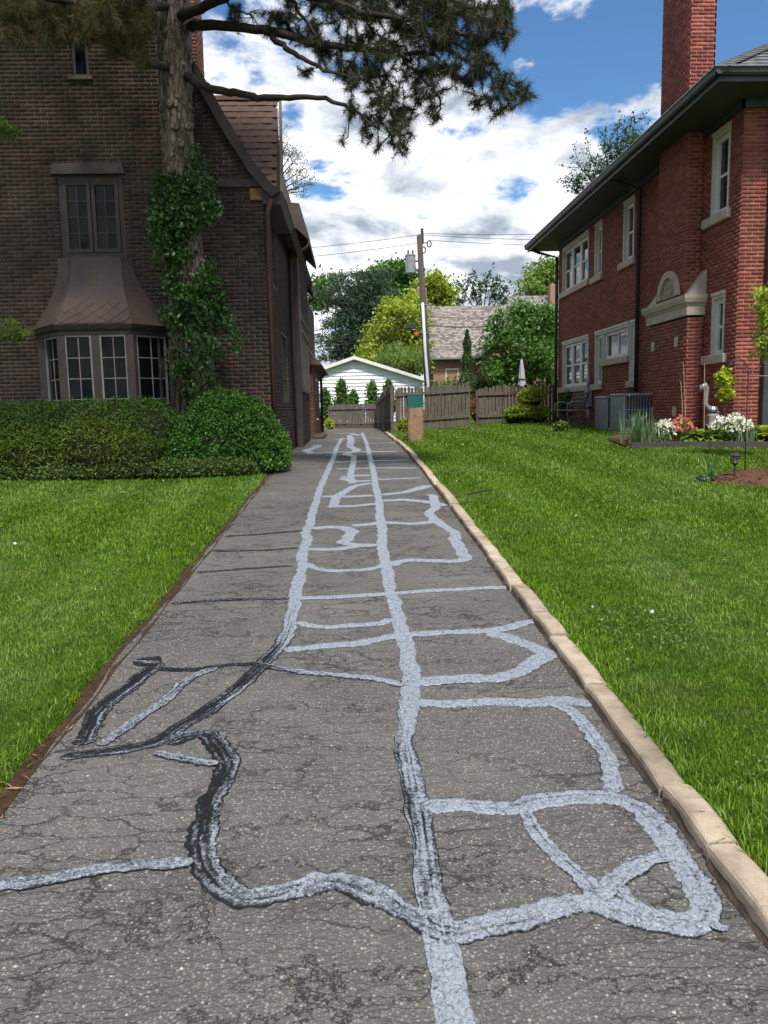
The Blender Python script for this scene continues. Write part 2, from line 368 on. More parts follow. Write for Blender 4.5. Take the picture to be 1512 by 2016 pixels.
def barkmat():
    m, nt, b, o = newmat('pine_bark'); v = ocoord(nt, (9, 9, 2.2))
    vo = nt.nodes.new('ShaderNodeTexVoronoi'); vo.feature = 'DISTANCE_TO_EDGE'; vo.inputs['Scale'].default_value = 1.6
    w = noise(nt, v, 1.2, 4, 0.6); ad = nt.nodes.new('ShaderNodeVectorMath'); ad.operation = 'ADD'; nt.links.new(v, ad.inputs[0]); nt.links.new(w.outputs['Color'], ad.inputs[1])
    nt.links.new(ad.outputs[0], vo.inputs['Vector'])
    n = noise(nt, v, 3.5, 6, 0.7)
    c = ramp_(nt, vo.outputs['Distance'], [(0.0, (0.045, 0.036, 0.030)), (0.12, (0.24, 0.185, 0.155)), (0.5, (0.38, 0.305, 0.26))])
    c = mixc(nt, mth(nt, 'MULTIPLY', n.outputs['Fac'], 0.8), c, (0.13, 0.10, 0.085)); nt.links.new(c, b.inputs['Base Color'])
    b.inputs['Roughness'].default_value = 0.9; b.inputs['Specular IOR Level'].default_value = 0.15
    h = mth(nt, 'ADD', mth(nt, 'MINIMUM', vo.outputs['Distance'], 0.25), mth(nt, 'MULTIPLY', n.outputs['Fac'], 0.3)); bump(nt, h, 1.0, 0.06, b); return m
def slatemat(name, tones, scale, mortar=(0.03, 0.03, 0.03)):
    m, nt, b, o = newmat(name); v = ocoord(nt)
    t = nt.nodes.new('ShaderNodeUVMap') if False else None
    br = nt.nodes.new('ShaderNodeTexBrick'); br.inputs['Scale'].default_value = scale; br.inputs['Mortar Size'].default_value = 0.03
    br.inputs['Color1'].default_value = (0, 0, 0, 1); br.inputs['Color2'].default_value = (1, 1, 1, 1); br.inputs['Mortar'].default_value = (0.0, 0, 0, 1)
    mp = nt.nodes.new('ShaderNodeMapping'); mp.inputs['Rotation'].default_value = (R(-90), 0, 0); nt.links.new(v, mp.inputs[0]); nt.links.new(mp.outputs[0], br.inputs['Vector'])
    sp = nt.nodes.new('ShaderNodeSeparateColor'); nt.links.new(br.outputs['Color'], sp.inputs[0])
    k = len(tones); c = ramp_(nt, sp.outputs[0], [(i/(k-1), q) for i, q in enumerate(tones)])
    n = noise(nt, v, 1.5, 5, 0.6); c = mixc(nt, mth(nt, 'MULTIPLY', n.outputs['Fac'], 0.5), c, tuple(x*0.6 for x in tones[0]))
    c = mixc(nt, br.outputs['Fac'], c, mortar)
    nt.links.new(c, b.inputs['Base Color']); b.inputs['Roughness'].default_value = 0.8
    bump(nt, mth(nt, 'SUBTRACT', 1.0, br.outputs['Fac']), 0.6, 0.03, b); return m

M = {}
M['asphalt'] = asphalt(); M['sealant'] = sealant(); M['glass'] = glassmat(); M['lawn'] = lawnmat(); M['grass'] = grassmat(); M['bark'] = barkmat()
def kerbmat():
    m, nt, b, o = newmat('kerb_concrete'); v = ocoord(nt)
    oi = nt.nodes.new('ShaderNodeObjectInfo'); n = noise(nt, v, 9, 6, 0.65); n2 = noise(nt, v, 120, 5, 0.7); n3 = noise(nt, v, 2.2, 5, 0.6)
    c = ramp_(nt, n.outputs['Fac'], [(0.3, (0.46, 0.39, 0.30)), (0.7, (0.27, 0.22, 0.165))])
    c = mixc(nt, ramp_(nt, n3.outputs['Fac'], [(0.5, (0, 0, 0)), (0.68, (0.8, 0.8, 0.8))]), c, (0.15, 0.125, 0.095))
    c = mixc(nt, mth(nt, 'MULTIPLY', n2.outputs['Fac'], 0.45), c, (0.16, 0.13, 0.10))
    c = mixc(nt, 1.0, c, ramp_(nt, oi.outputs['Random'], [(0.0, (1.05, 1.03, 1.0)), (1.0, (1.5, 1.47, 1.42))]), 'MULTIPLY')
    nt.links.new(c, b.inputs['Base Color']); b.inputs['Roughness'].default_value = 0.92; b.inputs['Specular IOR Level'].default_value = 0.2
    bump(nt, mth(nt, 'ADD', n2.outputs['Fac'], n.outputs['Fac']), 0.9, 0.008, b); return m
M['kerb'] = kerbmat()
M['kerb_dirt_shade'] = simple('soil_and_shade_kerb_face', (0.085, 0.064, 0.047), (0.04, 0.032, 0.026), 0.95, 9, 70, 0.9, 0.008, spec=0.1)  # soil colour, with the shade of the kerb face darkened into it
M['soil'] = simple('bare_soil', (0.085, 0.050, 0.030), (0.035, 0.022, 0.014), 0.95, 14, 45, 0.9, 0.03, spec=0.1)
M['mulch'] = simple('bark_mulch', (0.19, 0.095, 0.058), (0.07, 0.038, 0.026), 0.95, 40, 60, 1.0, 0.03, spec=0.1)
M['brick_l'] = brickmat('dark_brown_brick', [(0.050, 0.032, 0.026), (0.075, 0.045, 0.035), (0.105, 0.058, 0.043), (0.135, 0.072, 0.052)], (0.036, 0.034, 0.026), 0.65, gain=0.85)
M['mortar_l'] = simple('tan_mortar', (0.22, 0.19, 0.155), (0.10, 0.088, 0.072), 0.95, 3, 80, 0.5, 0.006, spec=0.1)
M['brick_r'] = brickmat('red_brick', [(0.135, 0.037, 0.027), (0.190, 0.050, 0.036), (0.230, 0.064, 0.045), (0.285, 0.088, 0.062)], (0.12, 0.046, 0.036), 0.5, gain=1.5)
M['mortar_r'] = simple('red_tinted_mortar', (0.42, 0.26, 0.215), (0.29, 0.17, 0.14), 0.95, 3, 80, 0.5, 0.006, spec=0.1)
M['brown'] = simple('dark_brown_paint', (0.068, 0.047, 0.037), (0.038, 0.027, 0.022), 0.6, 6, 40, 0.3, 0.004)
M['brown2'] = simple('weathered_brown_timber', (0.13, 0.105, 0.088), (0.05, 0.042, 0.036), 0.8, 4, 30, 0.5, 0.01, stretch=(6, 6, 0.8))
M['copper'] = simple('brown_copper_sheet', (0.105, 0.068, 0.052), (0.065, 0.047, 0.040), 0.65, 2.2, 18, 0.25, 0.012, metal=0.15)
M['rust'] = simple('rusty_red_metal', (0.12, 0.045, 0.033), (0.06, 0.028, 0.024), 0.7, 12, 50, 0.4, 0.005)
M['interior'] = simple('dim_room_interior', (0.030, 0.028, 0.026), (0.012, 0.012, 0.012), 0.9, 1.5)
M['blind'] = simple('pale_window_blind', (0.20, 0.20, 0.19), (0.13, 0.13, 0.125), 0.9, 3, stretch=(1, 1, 20))
M['greywhite'] = simple('greyed_white_paint', (0.30, 0.285, 0.26), (0.17, 0.16, 0.145), 0.6, 5)
M['white'] = simple('white_painted_wood', (0.74, 0.73, 0.68), (0.60, 0.59, 0.54), 0.5, 5, 60, 0.2, 0.003)
M['cream'] = simple('cream_painted_wood', (0.58, 0.55, 0.46), (0.45, 0.42, 0.35), 0.55, 5, 60, 0.2, 0.003)
M['stone'] = simple('limestone', (0.52, 0.43, 0.34), (0.36, 0.29, 0.23), 0.85, 4, 60, 0.4, 0.006)
M['trim'] = simple('dark_green_bronze_trim', (0.042, 0.054, 0.049), (0.026, 0.033, 0.030), 0.5, 3, 30, 0.15, 0.004)
M['trimlight'] = simple('weathered_metal_edge', (0.28, 0.28, 0.27), (0.16, 0.16, 0.15), 0.4, 10, metal=0.4)
M['shingle'] = simple('red_brown_shingle', (0.125, 0.076, 0.056), (0.07, 0.043, 0.033), 0.9, 9, 70, 0.6, 0.008)
M['slate'] = simple('grey_slate', (0.15, 0.15, 0.145), (0.075, 0.077, 0.078), 0.7, 4, 50, 0.5, 0.008)
M['fence'] = simple('grey_brown_fence_wood', (0.150, 0.122, 0.100), (0.068, 0.056, 0.047), 0.9, 3, 26, 0.6, 0.01, stretch=(5, 5, 0.7))
M['siding'] = simple('white_vinyl_siding', (0.82, 0.83, 0.82), (0.74, 0.75, 0.74), 0.5, 2)
M['metal_dark'] = simple('black_iron', (0.018, 0.018, 0.018), (0.03, 0.026, 0.023), 0.55, 20, 60, 0.2, 0.003)
M['galv'] = simple('galvanised_steel', (0.36, 0.37, 0.38), (0.24, 0.25, 0.26), 0.45, 8, metal=0.6)
M['pipe'] = simple('pale_grey_conduit', (0.58, 0.59, 0.60), (0.46, 0.47, 0.48), 0.5, 3)
M['polewood'] = simple('creosoted_pole_wood', (0.085, 0.070, 0.058), (0.035, 0.030, 0.027), 0.9, 4, 30, 0.5, 0.01, stretch=(6, 6, 0.6))
M['paper'] = simple('brown_kraft_paper', (0.30, 0.185, 0.105), (0.21, 0.125, 0.07), 0.85, 6, 9, 0.5, 0.03)
M['teal'] = simple('teal_green_plastic', (0.012, 0.115, 0.085), (0.009, 0.09, 0.068), 0.45, 3)
M['acgrey'] = simple('grey_enamelled_steel', (0.21, 0.23, 0.24), (0.16, 0.18, 0.19), 0.45, 4)
M['acdark'] = simple('dark_coil', (0.02, 0.022, 0.024), (0.035, 0.038, 0.04), 0.7, 60)
M['plasticblack'] = simple('black_plastic', (0.022, 0.022, 0.022), (0.03, 0.03, 0.03), 0.4, 8)
M['lampglass'] = simple('frosted_lantern_glass', (0.24, 0.26, 0.24), (0.16, 0.18, 0.17), 0.2, 10)
M['cloth'] = simple('grey_umbrella_cloth', (0.42, 0.41, 0.43), (0.30, 0.29, 0.31), 0.9, 4, 14, 0.4, 0.02, stretch=(4, 4, 0.6))
M['bamboo'] = simple('bamboo_cane', (0.36, 0.22, 0.12), (0.24, 0.14, 0.075), 0.6, 10)
M['timber'] = simple('dark_landscape_timber', (0.060, 0.052, 0.045), (0.032, 0.028, 0.025), 0.9, 6, 40, 0.5, 0.008)
M['branch'] = simple('dark_branch_bark', (0.055, 0.042, 0.036), (0.028, 0.022, 0.02), 0.9, 14, 40, 0.8, 0.012, spec=0.15)
M['twig'] = simple('grey_brown_twig', (0.095, 0.072, 0.055), (0.05, 0.038, 0.03), 0.9, 10, spec=0.15)
M['needle'] = leafmat('pine_needles', [(0.018, 0.032, 0.012), (0.032, 0.050, 0.018), (0.056, 0.066, 0.028), (0.095, 0.066, 0.036)], 0.18, 0.5, gain=0.85)
M['needle_gold'] = leafmat('fading_pine_needles', [(0.030, 0.050, 0.018), (0.075, 0.085, 0.030), (0.135, 0.105, 0.048), (0.23, 0.145, 0.075)], 0.25, 0.6, 2.2, gain=1.05)
M['ivy'] = leafmat('ivy_leaves', [(0.012, 0.034, 0.009), (0.026, 0.068, 0.014), (0.050, 0.110, 0.024), (0.095, 0.165, 0.05)], 0.2, 0.35, gain=1.1)
M['box'] = leafmat('dark_shrub_leaves', [(0.016, 0.050, 0.007), (0.034, 0.095, 0.012), (0.062, 0.150, 0.020), (0.10, 0.20, 0.035)], 0.25, 0.4, gain=1.5)
M['yew'] = leafmat('yew_leaves', [(0.020, 0.046, 0.008), (0.042, 0.090, 0.012), (0.078, 0.135, 0.020)], 0.25, 0.5, gain=1.7)
M['juniper'] = leafmat('golden_juniper_leaves', [(0.038, 0.072, 0.008), (0.075, 0.120, 0.012), (0.130, 0.170, 0.022)], 0.25, 0.5, gain=1.45)
M['cover'] = leafmat('ground_cover_leaves', [(0.030, 0.055, 0.010), (0.065, 0.110, 0.018), (0.125, 0.175, 0.045)], 0.25, 0.45, gain=1.6)
M['leaf_dark'] = leafmat('dark_tree_leaves', [(0.012, 0.028, 0.010), (0.026, 0.052, 0.016), (0.050, 0.085, 0.024)], 0.25, 0.5, 0.3, gain=1.8)
M['leaf_spruce'] = leafmat('blue_green_conifer_foliage', [(0.010, 0.022, 0.013), (0.020, 0.038, 0.021), (0.040, 0.062, 0.030)], 0.12, 0.6, 0.25, gain=1.9)
M['leaf_mid'] = leafmat('mid_green_leaves', [(0.022, 0.055, 0.012), (0.050, 0.110, 0.020), (0.090, 0.165, 0.035)], 0.3, 0.5, 0.4, gain=1.7)
M['leaf_yel'] = leafmat('yellow_green_leaves', [(0.075, 0.120, 0.012), (0.155, 0.205, 0.020), (0.250, 0.270, 0.040)], 0.35, 0.5, 0.35, gain=1.8)
M['leaf_lime'] = leafmat('lime_leaves', [(0.16, 0.22, 0.015), (0.30, 0.36, 0.025), (0.48, 0.48, 0.05)], 0.35, 0.5, 2.0, gain=1.25)
M['leaf_will'] = leafmat('soft_green_leaves', [(0.060, 0.105, 0.020), (0.105, 0.165, 0.032), (0.160, 0.215, 0.055)], 0.3, 0.5, 0.4, gain=1.5)
M['hosta'] = leafmat('hosta_leaves', [(0.055, 0.125, 0.020), (0.110, 0.200, 0.032), (0.20, 0.28, 0.07)], 0.3, 0.4, 3.0, gain=1.4)
M['irisleaf'] = leafmat('iris_leaves', [(0.050, 0.095, 0.045), (0.090, 0.150, 0.075), (0.15, 0.21, 0.11)], 0.25, 0.4, 3.0, gain=1.4)
M['petal_w'] = leafmat('white_petals', [(0.62, 0.62, 0.58), (0.74, 0.74, 0.71), (0.82, 0.82, 0.80)], 0.3, 0.6, 4, gain=1.0)
M['petal_c'] = leafmat('coral_petals', [(0.52, 0.11, 0.085), (0.66, 0.20, 0.15), (0.76, 0.34, 0.25)], 0.3, 0.6, 4, gain=1.0)
M['core'] = simple('shaded_foliage_core', (0.030, 0.042, 0.016), (0.045, 0.040, 0.025), 1.0, 40, 30, 1.0, 0.05, spec=0.0)  # solid core of shrubs; the shade inside them is put into its colour
M['brickfar'] = simple('far_brick', (0.33, 0.19, 0.125), (0.23, 0.13, 0.09), 0.9, 3, 12, 0.6, 0.03, stretch=(2, 2, 9))
M['slatefar'] = slatemat('far_grey_slate', [(0.13, 0.112, 0.10), (0.25, 0.215, 0.19), (0.36, 0.31, 0.275), (0.46, 0.41, 0.36)], 2.2)

# ------------------------------------------------------------------ ground, drive, kerb
def sst(t): t = np.clip(t, 0, 1); return t*t*(3-2*t)
def gz(y):
    """the drive climbs 4.5 % and levels out beside the houses"""
    s, y0, w = 0.045, 17.0, 3.0
    y = np.asarray(y, float)
    return -w*s*np.log(np.exp(-np.clip(y, -60, 400)/w)+np.exp(-y0/w)) + w*s*np.log(1+np.exp(-y0/w))
DL, DR = -1.39, 1.165                        # edges of the drive
def terr(x, y):
    x = np.asarray(x, float); y = np.asarray(y, float); b = gz(y)
    right = b+0.024+0.028*sst((x-1.24)/0.22)+0.26*sst((x-1.3)/4.5)*sst((y-3)/12)
    left = b-0.03+0.045*sst((-1.42-x)/0.08)
    left = left+0.02*np.sin(x*1.3+y*0.7)*sst((-1.8-x)/1.0)
    right = right+0.015*np.sin(x*1.7+y*0.9)*sst((x-1.8)/1.0)
    mid = b-0.05
    return np.where(x > 1.2, right, np.where(x < DL+0.005, left, mid))
def ground():
    xs = np.array([-200, -120, -70, -40, -25, -18, -14, -12, -10, -9, -8, -7]+list(np.arange(-6.5, -2, 0.5))+[-2, -1.8, -1.68, -1.6, -1.55, -1.5, -1.46, -1.43, -1.41, DL, -1.3, 0, 1.1, 1.19, 1.21, 1.3, 1.5, 1.8]
                  + list(np.arange(2.0, 9.1, 0.5))+[10, 12, 15, 20, 30, 45, 70, 120, 200])
    ys = np.array([-40, -25, -15, -10, -7, -5, -3, -2, -1]+list(np.arange(0, 40.1, 0.5))+[42, 45, 50, 60, 80, 110, 150, 220, 320])
    X, Y = np.meshgrid(xs, ys); Z = terr(X, Y)
    V = np.stack([X, Y, Z], -1).reshape(-1, 3); nx = len(xs)
    F = [(j*nx+i, j*nx+i+1, (j+1)*nx+i+1, (j+1)*nx+i) for j in range(len(ys)-1) for i in range(nx-1)]
    return npmesh('ground', V, F, smooth=True)
g = obj('ground', ground(), M['lawn'], kind='structure'); tag(g, 'grassy ground of the two front yards')
soil = MB()
ysl = np.arange(-4, 14.2, 0.12)
lo, hi = [], []
for y in ysl:
    w = 0.030+0.012*math.sin(y*3.1)+0.012*math.sin(y*7.7+1)
    lo.append((DL-w-0.01, y, float(gz(y))+0.012)); hi.append((DL+0.034+0.008*math.sin(y*5.3), y, float(gz(y))+0.004))
mid = [((a[0]*0.5+b[0]*0.5), a[1], float(gz(a[1]))-0.006+0.006*math.sin(a[1]*9)) for a, b in zip(lo, hi)]
soil.loft([lo, mid, hi], cap=False, closed=False)
obj('bare_soil_edge', soil, M['soil'], kind='structure', smooth=True)

xs = [DL, -1.0, -0.5, 0, 0.5, 1.0, DR]
ys = np.concatenate([np.arange(-8, 0, 1.0), np.arange(0, 38.01, 0.25)])
def drive_z(y): return gz(y)
V, F = [], []
for y in ys:
    for i, x in enumerate(xs):
        if i == 0 and y <= 14.4: x = DL+0.018*math.sin(y*2.3)+0.012*math.sin(y*6.1+2)
        V.append((x, y, float(gz(y))))
for j in range(len(ys)-1):
    for i in range(len(xs)-1): F.append((j*7+i, j*7+i+1, j*7+i+8, j*7+i+7))
drive = obj('driveway', npmesh('driveway', V, F, smooth=True), M['asphalt'], kind='structure'); tag(drive, 'cracked asphalt driveway with brushed tar over its cracks')

SEAL=[(0.115,[(0.21,1.71),(0.22,1.806),(0.229,1.898),(0.232,2.01),(0.225,2.106),(0.207,2.25),(0.207,2.414),(0.214,2.606),(0.211,2.79),(0.207,2.98),(0.201,3.172),(0.201,3.4),(0.258,3.792),(0.285,4.054),(0.285,4.356),(0.285,4.658),(0.275,5.168),(0.259,5.74),(0.253,6.184),(0.26,6.716),(0.249,7.216),(0.263,7.692),(0.29,8.406),(0.287,9.094),(0.315,9.902),(0.324,10.73),(0.314,11.55),(0.333,12.72),(0.331,13.92),(0.336,15.44),(0.345,17.47),(0.358,20.51),(0.349,24.23),(0.351,29.2)]),
(0.115,[(-0.33,24.21),(-0.391,19.25),(-0.405,16.32),(-0.433,14.35),(-0.466,12.67),(-0.492,11.366),(-0.492,10.276),(-0.503,9.418),(-0.489,8.6),(-0.516,8.15),(-0.466,7.81),(-0.49,7.528),(-0.482,7.034),(-0.456,6.632),(-0.456,6.246),(-0.461,5.958),(-0.444,5.55),(-0.444,5.074),(-0.464,4.728),(-0.515,4.47),(-0.585,4.202),(-0.646,3.996),(-0.739,3.776),(-0.829,3.612),(-0.888,3.458),(-0.984,3.382),(-1.136,3.37),(-1.236,3.34),(-1.326,3.314)]),
(0.125,[(-0.877,3.408),(-0.783,3.502),(-0.701,3.496),(-0.622,3.364),(-0.553,3.198),(-0.559,3.1),(-0.573,2.962),(-0.583,2.782),(-0.566,2.636),(-0.522,2.488),(-0.446,2.378),(-0.373,2.32),(-0.278,2.336),(-0.201,2.374),(-0.112,2.398),(-0.02,2.362),(0.051,2.296),(0.084,2.258),(0.15,2.194),(0.23,2.136),(0.292,2.132),(0.353,2.148),(0.467,2.174),(0.589,2.224),(0.698,2.236),(0.764,2.194),(0.843,2.15),(0.931,2.116),(0.992,2.132),(1.043,2.206),(1.052,2.306),(1.055,2.414),(1.056,2.548),(1.056,2.644),(1.038,2.748),(0.967,2.828),(0.871,2.844),(0.747,2.834),(0.632,2.812),(0.577,2.782),(0.443,2.802),(0.338,2.826),(0.225,2.818)]),
(0.075,[(0.598,2.786),(0.609,2.716),(0.615,2.61),(0.647,2.484),(0.686,2.398),(0.714,2.316),(0.719,2.254)]),
(0.085,[(0.725,2.242),(0.759,2.288),(0.816,2.348),(0.906,2.41),(0.989,2.446),(1.041,2.444)]),
(0.05,[(0.807,2.322),(0.807,2.26),(0.825,2.212),(0.875,2.174)]),
(0.09,[(0.932,3.736),(1.022,3.604),(1.036,3.36),(1.048,3.166),(1.013,3.004),(0.97,2.85)]),
(0.11,[(0.27,3.76),(0.488,3.742),(0.694,3.756),(0.863,3.712),(0.974,3.752),(1.071,3.718),(1.158,3.682)]),
(0.13,[(0.291,4.02),(0.532,4.07),(0.732,4.038),(0.893,4.148),(1.015,4.312),(1.114,4.386),(1.035,4.526),(0.93,4.692),(0.805,4.8)]),
(0.11,[(-0.449,4.592),(-0.194,4.64),(0.036,4.682),(0.229,4.786),(0.505,4.83),(0.81,4.83),(0.97,4.886),(1.109,4.998),(1.174,4.992)]),
(0.09,[(-0.399,5.144),(-0.344,5.064),(-0.189,4.996),(0.025,5.028),(0.171,5.046),(0.226,5.15)]),
(0.09,[(-0.444,5.704),(-0.098,5.71),(0.203,5.746),(0.572,5.804),(1.158,5.842)]),
(0.07,[(-1.352,5.654),(-1.076,5.704),(-0.827,5.718),(-0.474,5.708)]),
(0.09,[(-0.453,6.816),(-0.383,6.642),(-0.211,6.482),(0.043,6.488),(0.167,6.544),(0.251,6.698)]),
(0.06,[(-1.352,6.558),(-0.941,6.652),(-0.504,6.71)]),
(0.14,[(0.276,6.586),(0.373,6.758),(0.495,6.802),(0.688,6.748),(0.866,6.7),(0.959,6.766),(0.973,7.192),(0.977,7.626),(1.029,7.948),(0.936,8.318),(0.891,8.684),(0.859,9.148),(0.984,9.49),(1.054,10.472),(0.962,10.578)]),
(0.13,[(-0.475,7.346),(-0.175,7.31),(0.021,7.42),(0.22,7.462)]),
(0.06,[(-1.357,7.388),(-0.855,7.35),(-0.527,7.42)]),
(0.16,[(0.218,7.418),(0.002,7.49),(-0.135,7.576),(-0.077,7.76),(-0.023,8.086),(-0.107,8.358),(-0.315,8.43),(-0.478,8.338)]),
(0.15,[(-0.059,8.452),(0.151,8.512),(0.316,8.64),(0.505,8.522),(0.694,8.468),(0.944,8.676)]),
(0.06,[(-1.343,8.048),(-0.938,8.126),(-0.528,8.26)]),
(0.16,[(-0.357,9.768),(-0.017,9.756),(0.284,9.906)]),
(0.15,[(-0.257,9.792),(-0.246,10.544),(-0.148,10.952),(0.009,11.604),(0.256,11.904)]),
(0.18,[(-0.459,10.624),(-0.043,10.558),(0.306,10.592)]),
(0.18,[(0.329,10.106),(0.668,10.18),(0.921,9.93),(1.143,9.58)]),
(0.2,[(0.348,10.632),(0.69,10.814),(0.924,11.176),(1.097,11.468)]),
(0.12,[(0.343,12.26),(0.741,12.31),(1.096,12.37)]),
(0.2,[(-0.221,12.62),(0.031,12.84),(0.304,12.86)]),
(0.2,[(-0.196,12.55),(0.011,12.07),(0.286,12.2)]),
(0.14,[(-0.32,13.89),(0.349,13.92),(1.115,13.76)]),
(0.18,[(-0.44,15.1),(0.268,15.24),(1.121,15.25)]),
(0.13,[(-0.02,11.836),(-0.051,12.66),(-0.043,13.21),(-0.006,14.8),(0.008,16.46)]),
(0.22,[(0.007,16.33),(-0.175,16.9),(0.103,18.01),(-0.085,19.55),(-0.05,22.33),(-0.107,26.72)]),
(0.25,[(-0.912,20.53),(-0.89,19.43),(-1.084,18.39),(-0.919,17.32),(-0.472,17.56),(0.033,17.56),(1.025,17.41)]),
(0.18,[(0.336,20.76),(1.129,20.69)]),
(0.2,[(-0.51,23.21),(0.087,24.37),(0.985,23.51)]),
(0.25,[(-0.703,28.15),(-0.077,28.89),(0.227,26.03)]),
(0.115,[(-1.15,4.46),(-1.155,4.40),(-1.165,4.3),(-1.198,4.146),(-1.262,3.95),(-1.283,3.732),(-1.257,3.538),(-1.238,3.412)]),
(0.07,[(-0.787,4.34),(-0.877,4.25),(-0.928,4.158),(-0.971,3.926),(-1.064,3.686),(-1.131,3.504),(-1.166,3.396)]),
(0.06,[(-1.161,4.366),(-1.023,4.322),(-0.89,4.318),(-0.73,4.382),(-0.584,4.378),(-0.411,4.268),(-0.294,4.214),(-0.014,4.13),(0.148,4.066),(0.247,3.968)]),
(0.07,[(-0.905,3.338),(-0.805,3.284),(-0.686,3.23),(-0.585,3.2)]),
(0.075,[(-1.431,2.428),(-1.178,2.438),(-1.038,2.456),(-0.895,2.5),(-0.739,2.516),(-0.565,2.522)]),
(0.2,[(-1.299,4.482),(-1.217,4.466),(-1.127,4.442)]),
(0.05,[(1.017,2.13),(1.036,2.106),(1.044,2.068)])]
def seal_strip(w, pts, k, D):
    P = np.array(pts, float)
    # smooth, resample, then lay an uneven brushed bead
    d = np.r_[0, np.cumsum(np.linalg.norm(np.diff(P, axis=0), axis=1))]
    step = 0.018 if P[:, 1].mean() < 6 else 0.05
    s = np.arange(0, d[-1]+step*0.5, step)
    Q = np.stack([np.interp(s, d, P[:, i]) for i in range(2)], 1)
    DD = np.interp(s, d, D)
    kk = max(3, int(0.10/step)) | 1
    pad = np.r_[np.repeat(Q[:1], kk//2, 0), Q, np.repeat(Q[-1:], kk//2, 0)]
    Q = np.stack([np.convolve(pad[:, i], np.ones(kk)/kk, 'valid') for i in range(2)], 1)
    n = len(Q); r = np.random.default_rng(100+k)
    def wob(amp, sm):
        a = r.normal(size=n+sm*2); a = np.convolve(a, np.ones(sm)/math.sqrt(sm), 'same')[sm:sm+n]; return amp*a
    t = np.gradient(Q, axis=0); t /= np.linalg.norm(t, axis=1)[:, None]+1e-9
    nn = np.stack([-t[:, 1], t[:, 0]], 1)
    big = max(3, int(0.12/step)); sml = max(1, int(0.02/step))
    wl_ = w/2*(1+wob(0.11, big))+wob(0.0042, sml); wr_ = w/2*(1+wob(0.11, big))+wob(0.0042, sml)
    taper = np.minimum(1, np.minimum(np.arange(n), np.arange(n)[::-1])*step/(w*0.5)+0.25)
    wl_ = np.maximum(wl_*taper, 0.006); wr_ = np.maximum(wr_*taper, 0.006)
    us = [1.0, 0.9, 0.74, 0.58, 0.42, 0.26, 0.1, -0.06, -0.22, -0.38, -0.54, -0.70, -0.88, -1.0]; hs = [0.0008, 0.0034]+[0.0040+0.0006*math.sin(j*2.1+k) for j in range(10)]+[0.0034, 0.0008]
    off = 0.00012*k
    V = []; A = []
    for u, h in zip(us, hs):
        wid = np.where(u > 0, wl_, wr_)
        xy = Q+nn*(u*wid)[:, None]
        z = gz(xy[:, 1])+h+off+(wob(0.0007, sml) if h > 0.002 else 0)
        V.append(np.c_[xy, z]); A.append(np.clip(DD+wob(0.06, big)+r.normal()*0.07-(0.30 if abs(u) == 1 else 0.0)-(0.12 if u == -0.88 else 0.0), 0, 1))
    V = np.stack(V, 1).reshape(-1, 3); m = len(us)
    F = np.array([(i*m+j, i*m+j+1, (i+1)*m+j+1, (i+1)*m+j) for i in range(n-1) for j in range(m-1)])
    return npmesh('sealant_strip', V, F, np.stack(A, 1).ravel(), smooth=True)
WETS = {12, 14, 17, 20, 37, 42}; MIXED = {38, 40, 41}
for k, (w, pts) in enumerate(SEAL):
    n = len(pts); D = np.full(n, float(np.interp(np.mean([q[1] for q in pts]), [2.5, 6.5], [0.66, 0.97])))  # farther strips get more of the painted sky reflection
    if k in WETS: D[:] = 0.36
    elif k in MIXED: D[:] = 0.52
    elif k == 0: D = np.interp(np.arange(n), [0, 4, 6, 10, 12, 16], [0.72, 0.68, 0.50, 0.52, 0.68, 0.85])
    elif k == 1: D = np.interp(np.arange(n), [0, 15, 17, 19, 28], [1.0, 0.8, 0.60, 0.36, 0.34])
    elif k == 2: D = np.interp(np.arange(n), [0, 4, 8, 12, 16, 19, 22], [0.42, 0.40, 0.42, 0.58, 0.60, 0.58, 0.70])
    elif k == 39: D = np.interp(np.arange(n), [0, 4, 6, 8], [0.34, 0.38, 0.6, 0.75])
    obj('sealant_strip', seal_strip(w*0.86, pts, k, D), M['sealant'], drive)

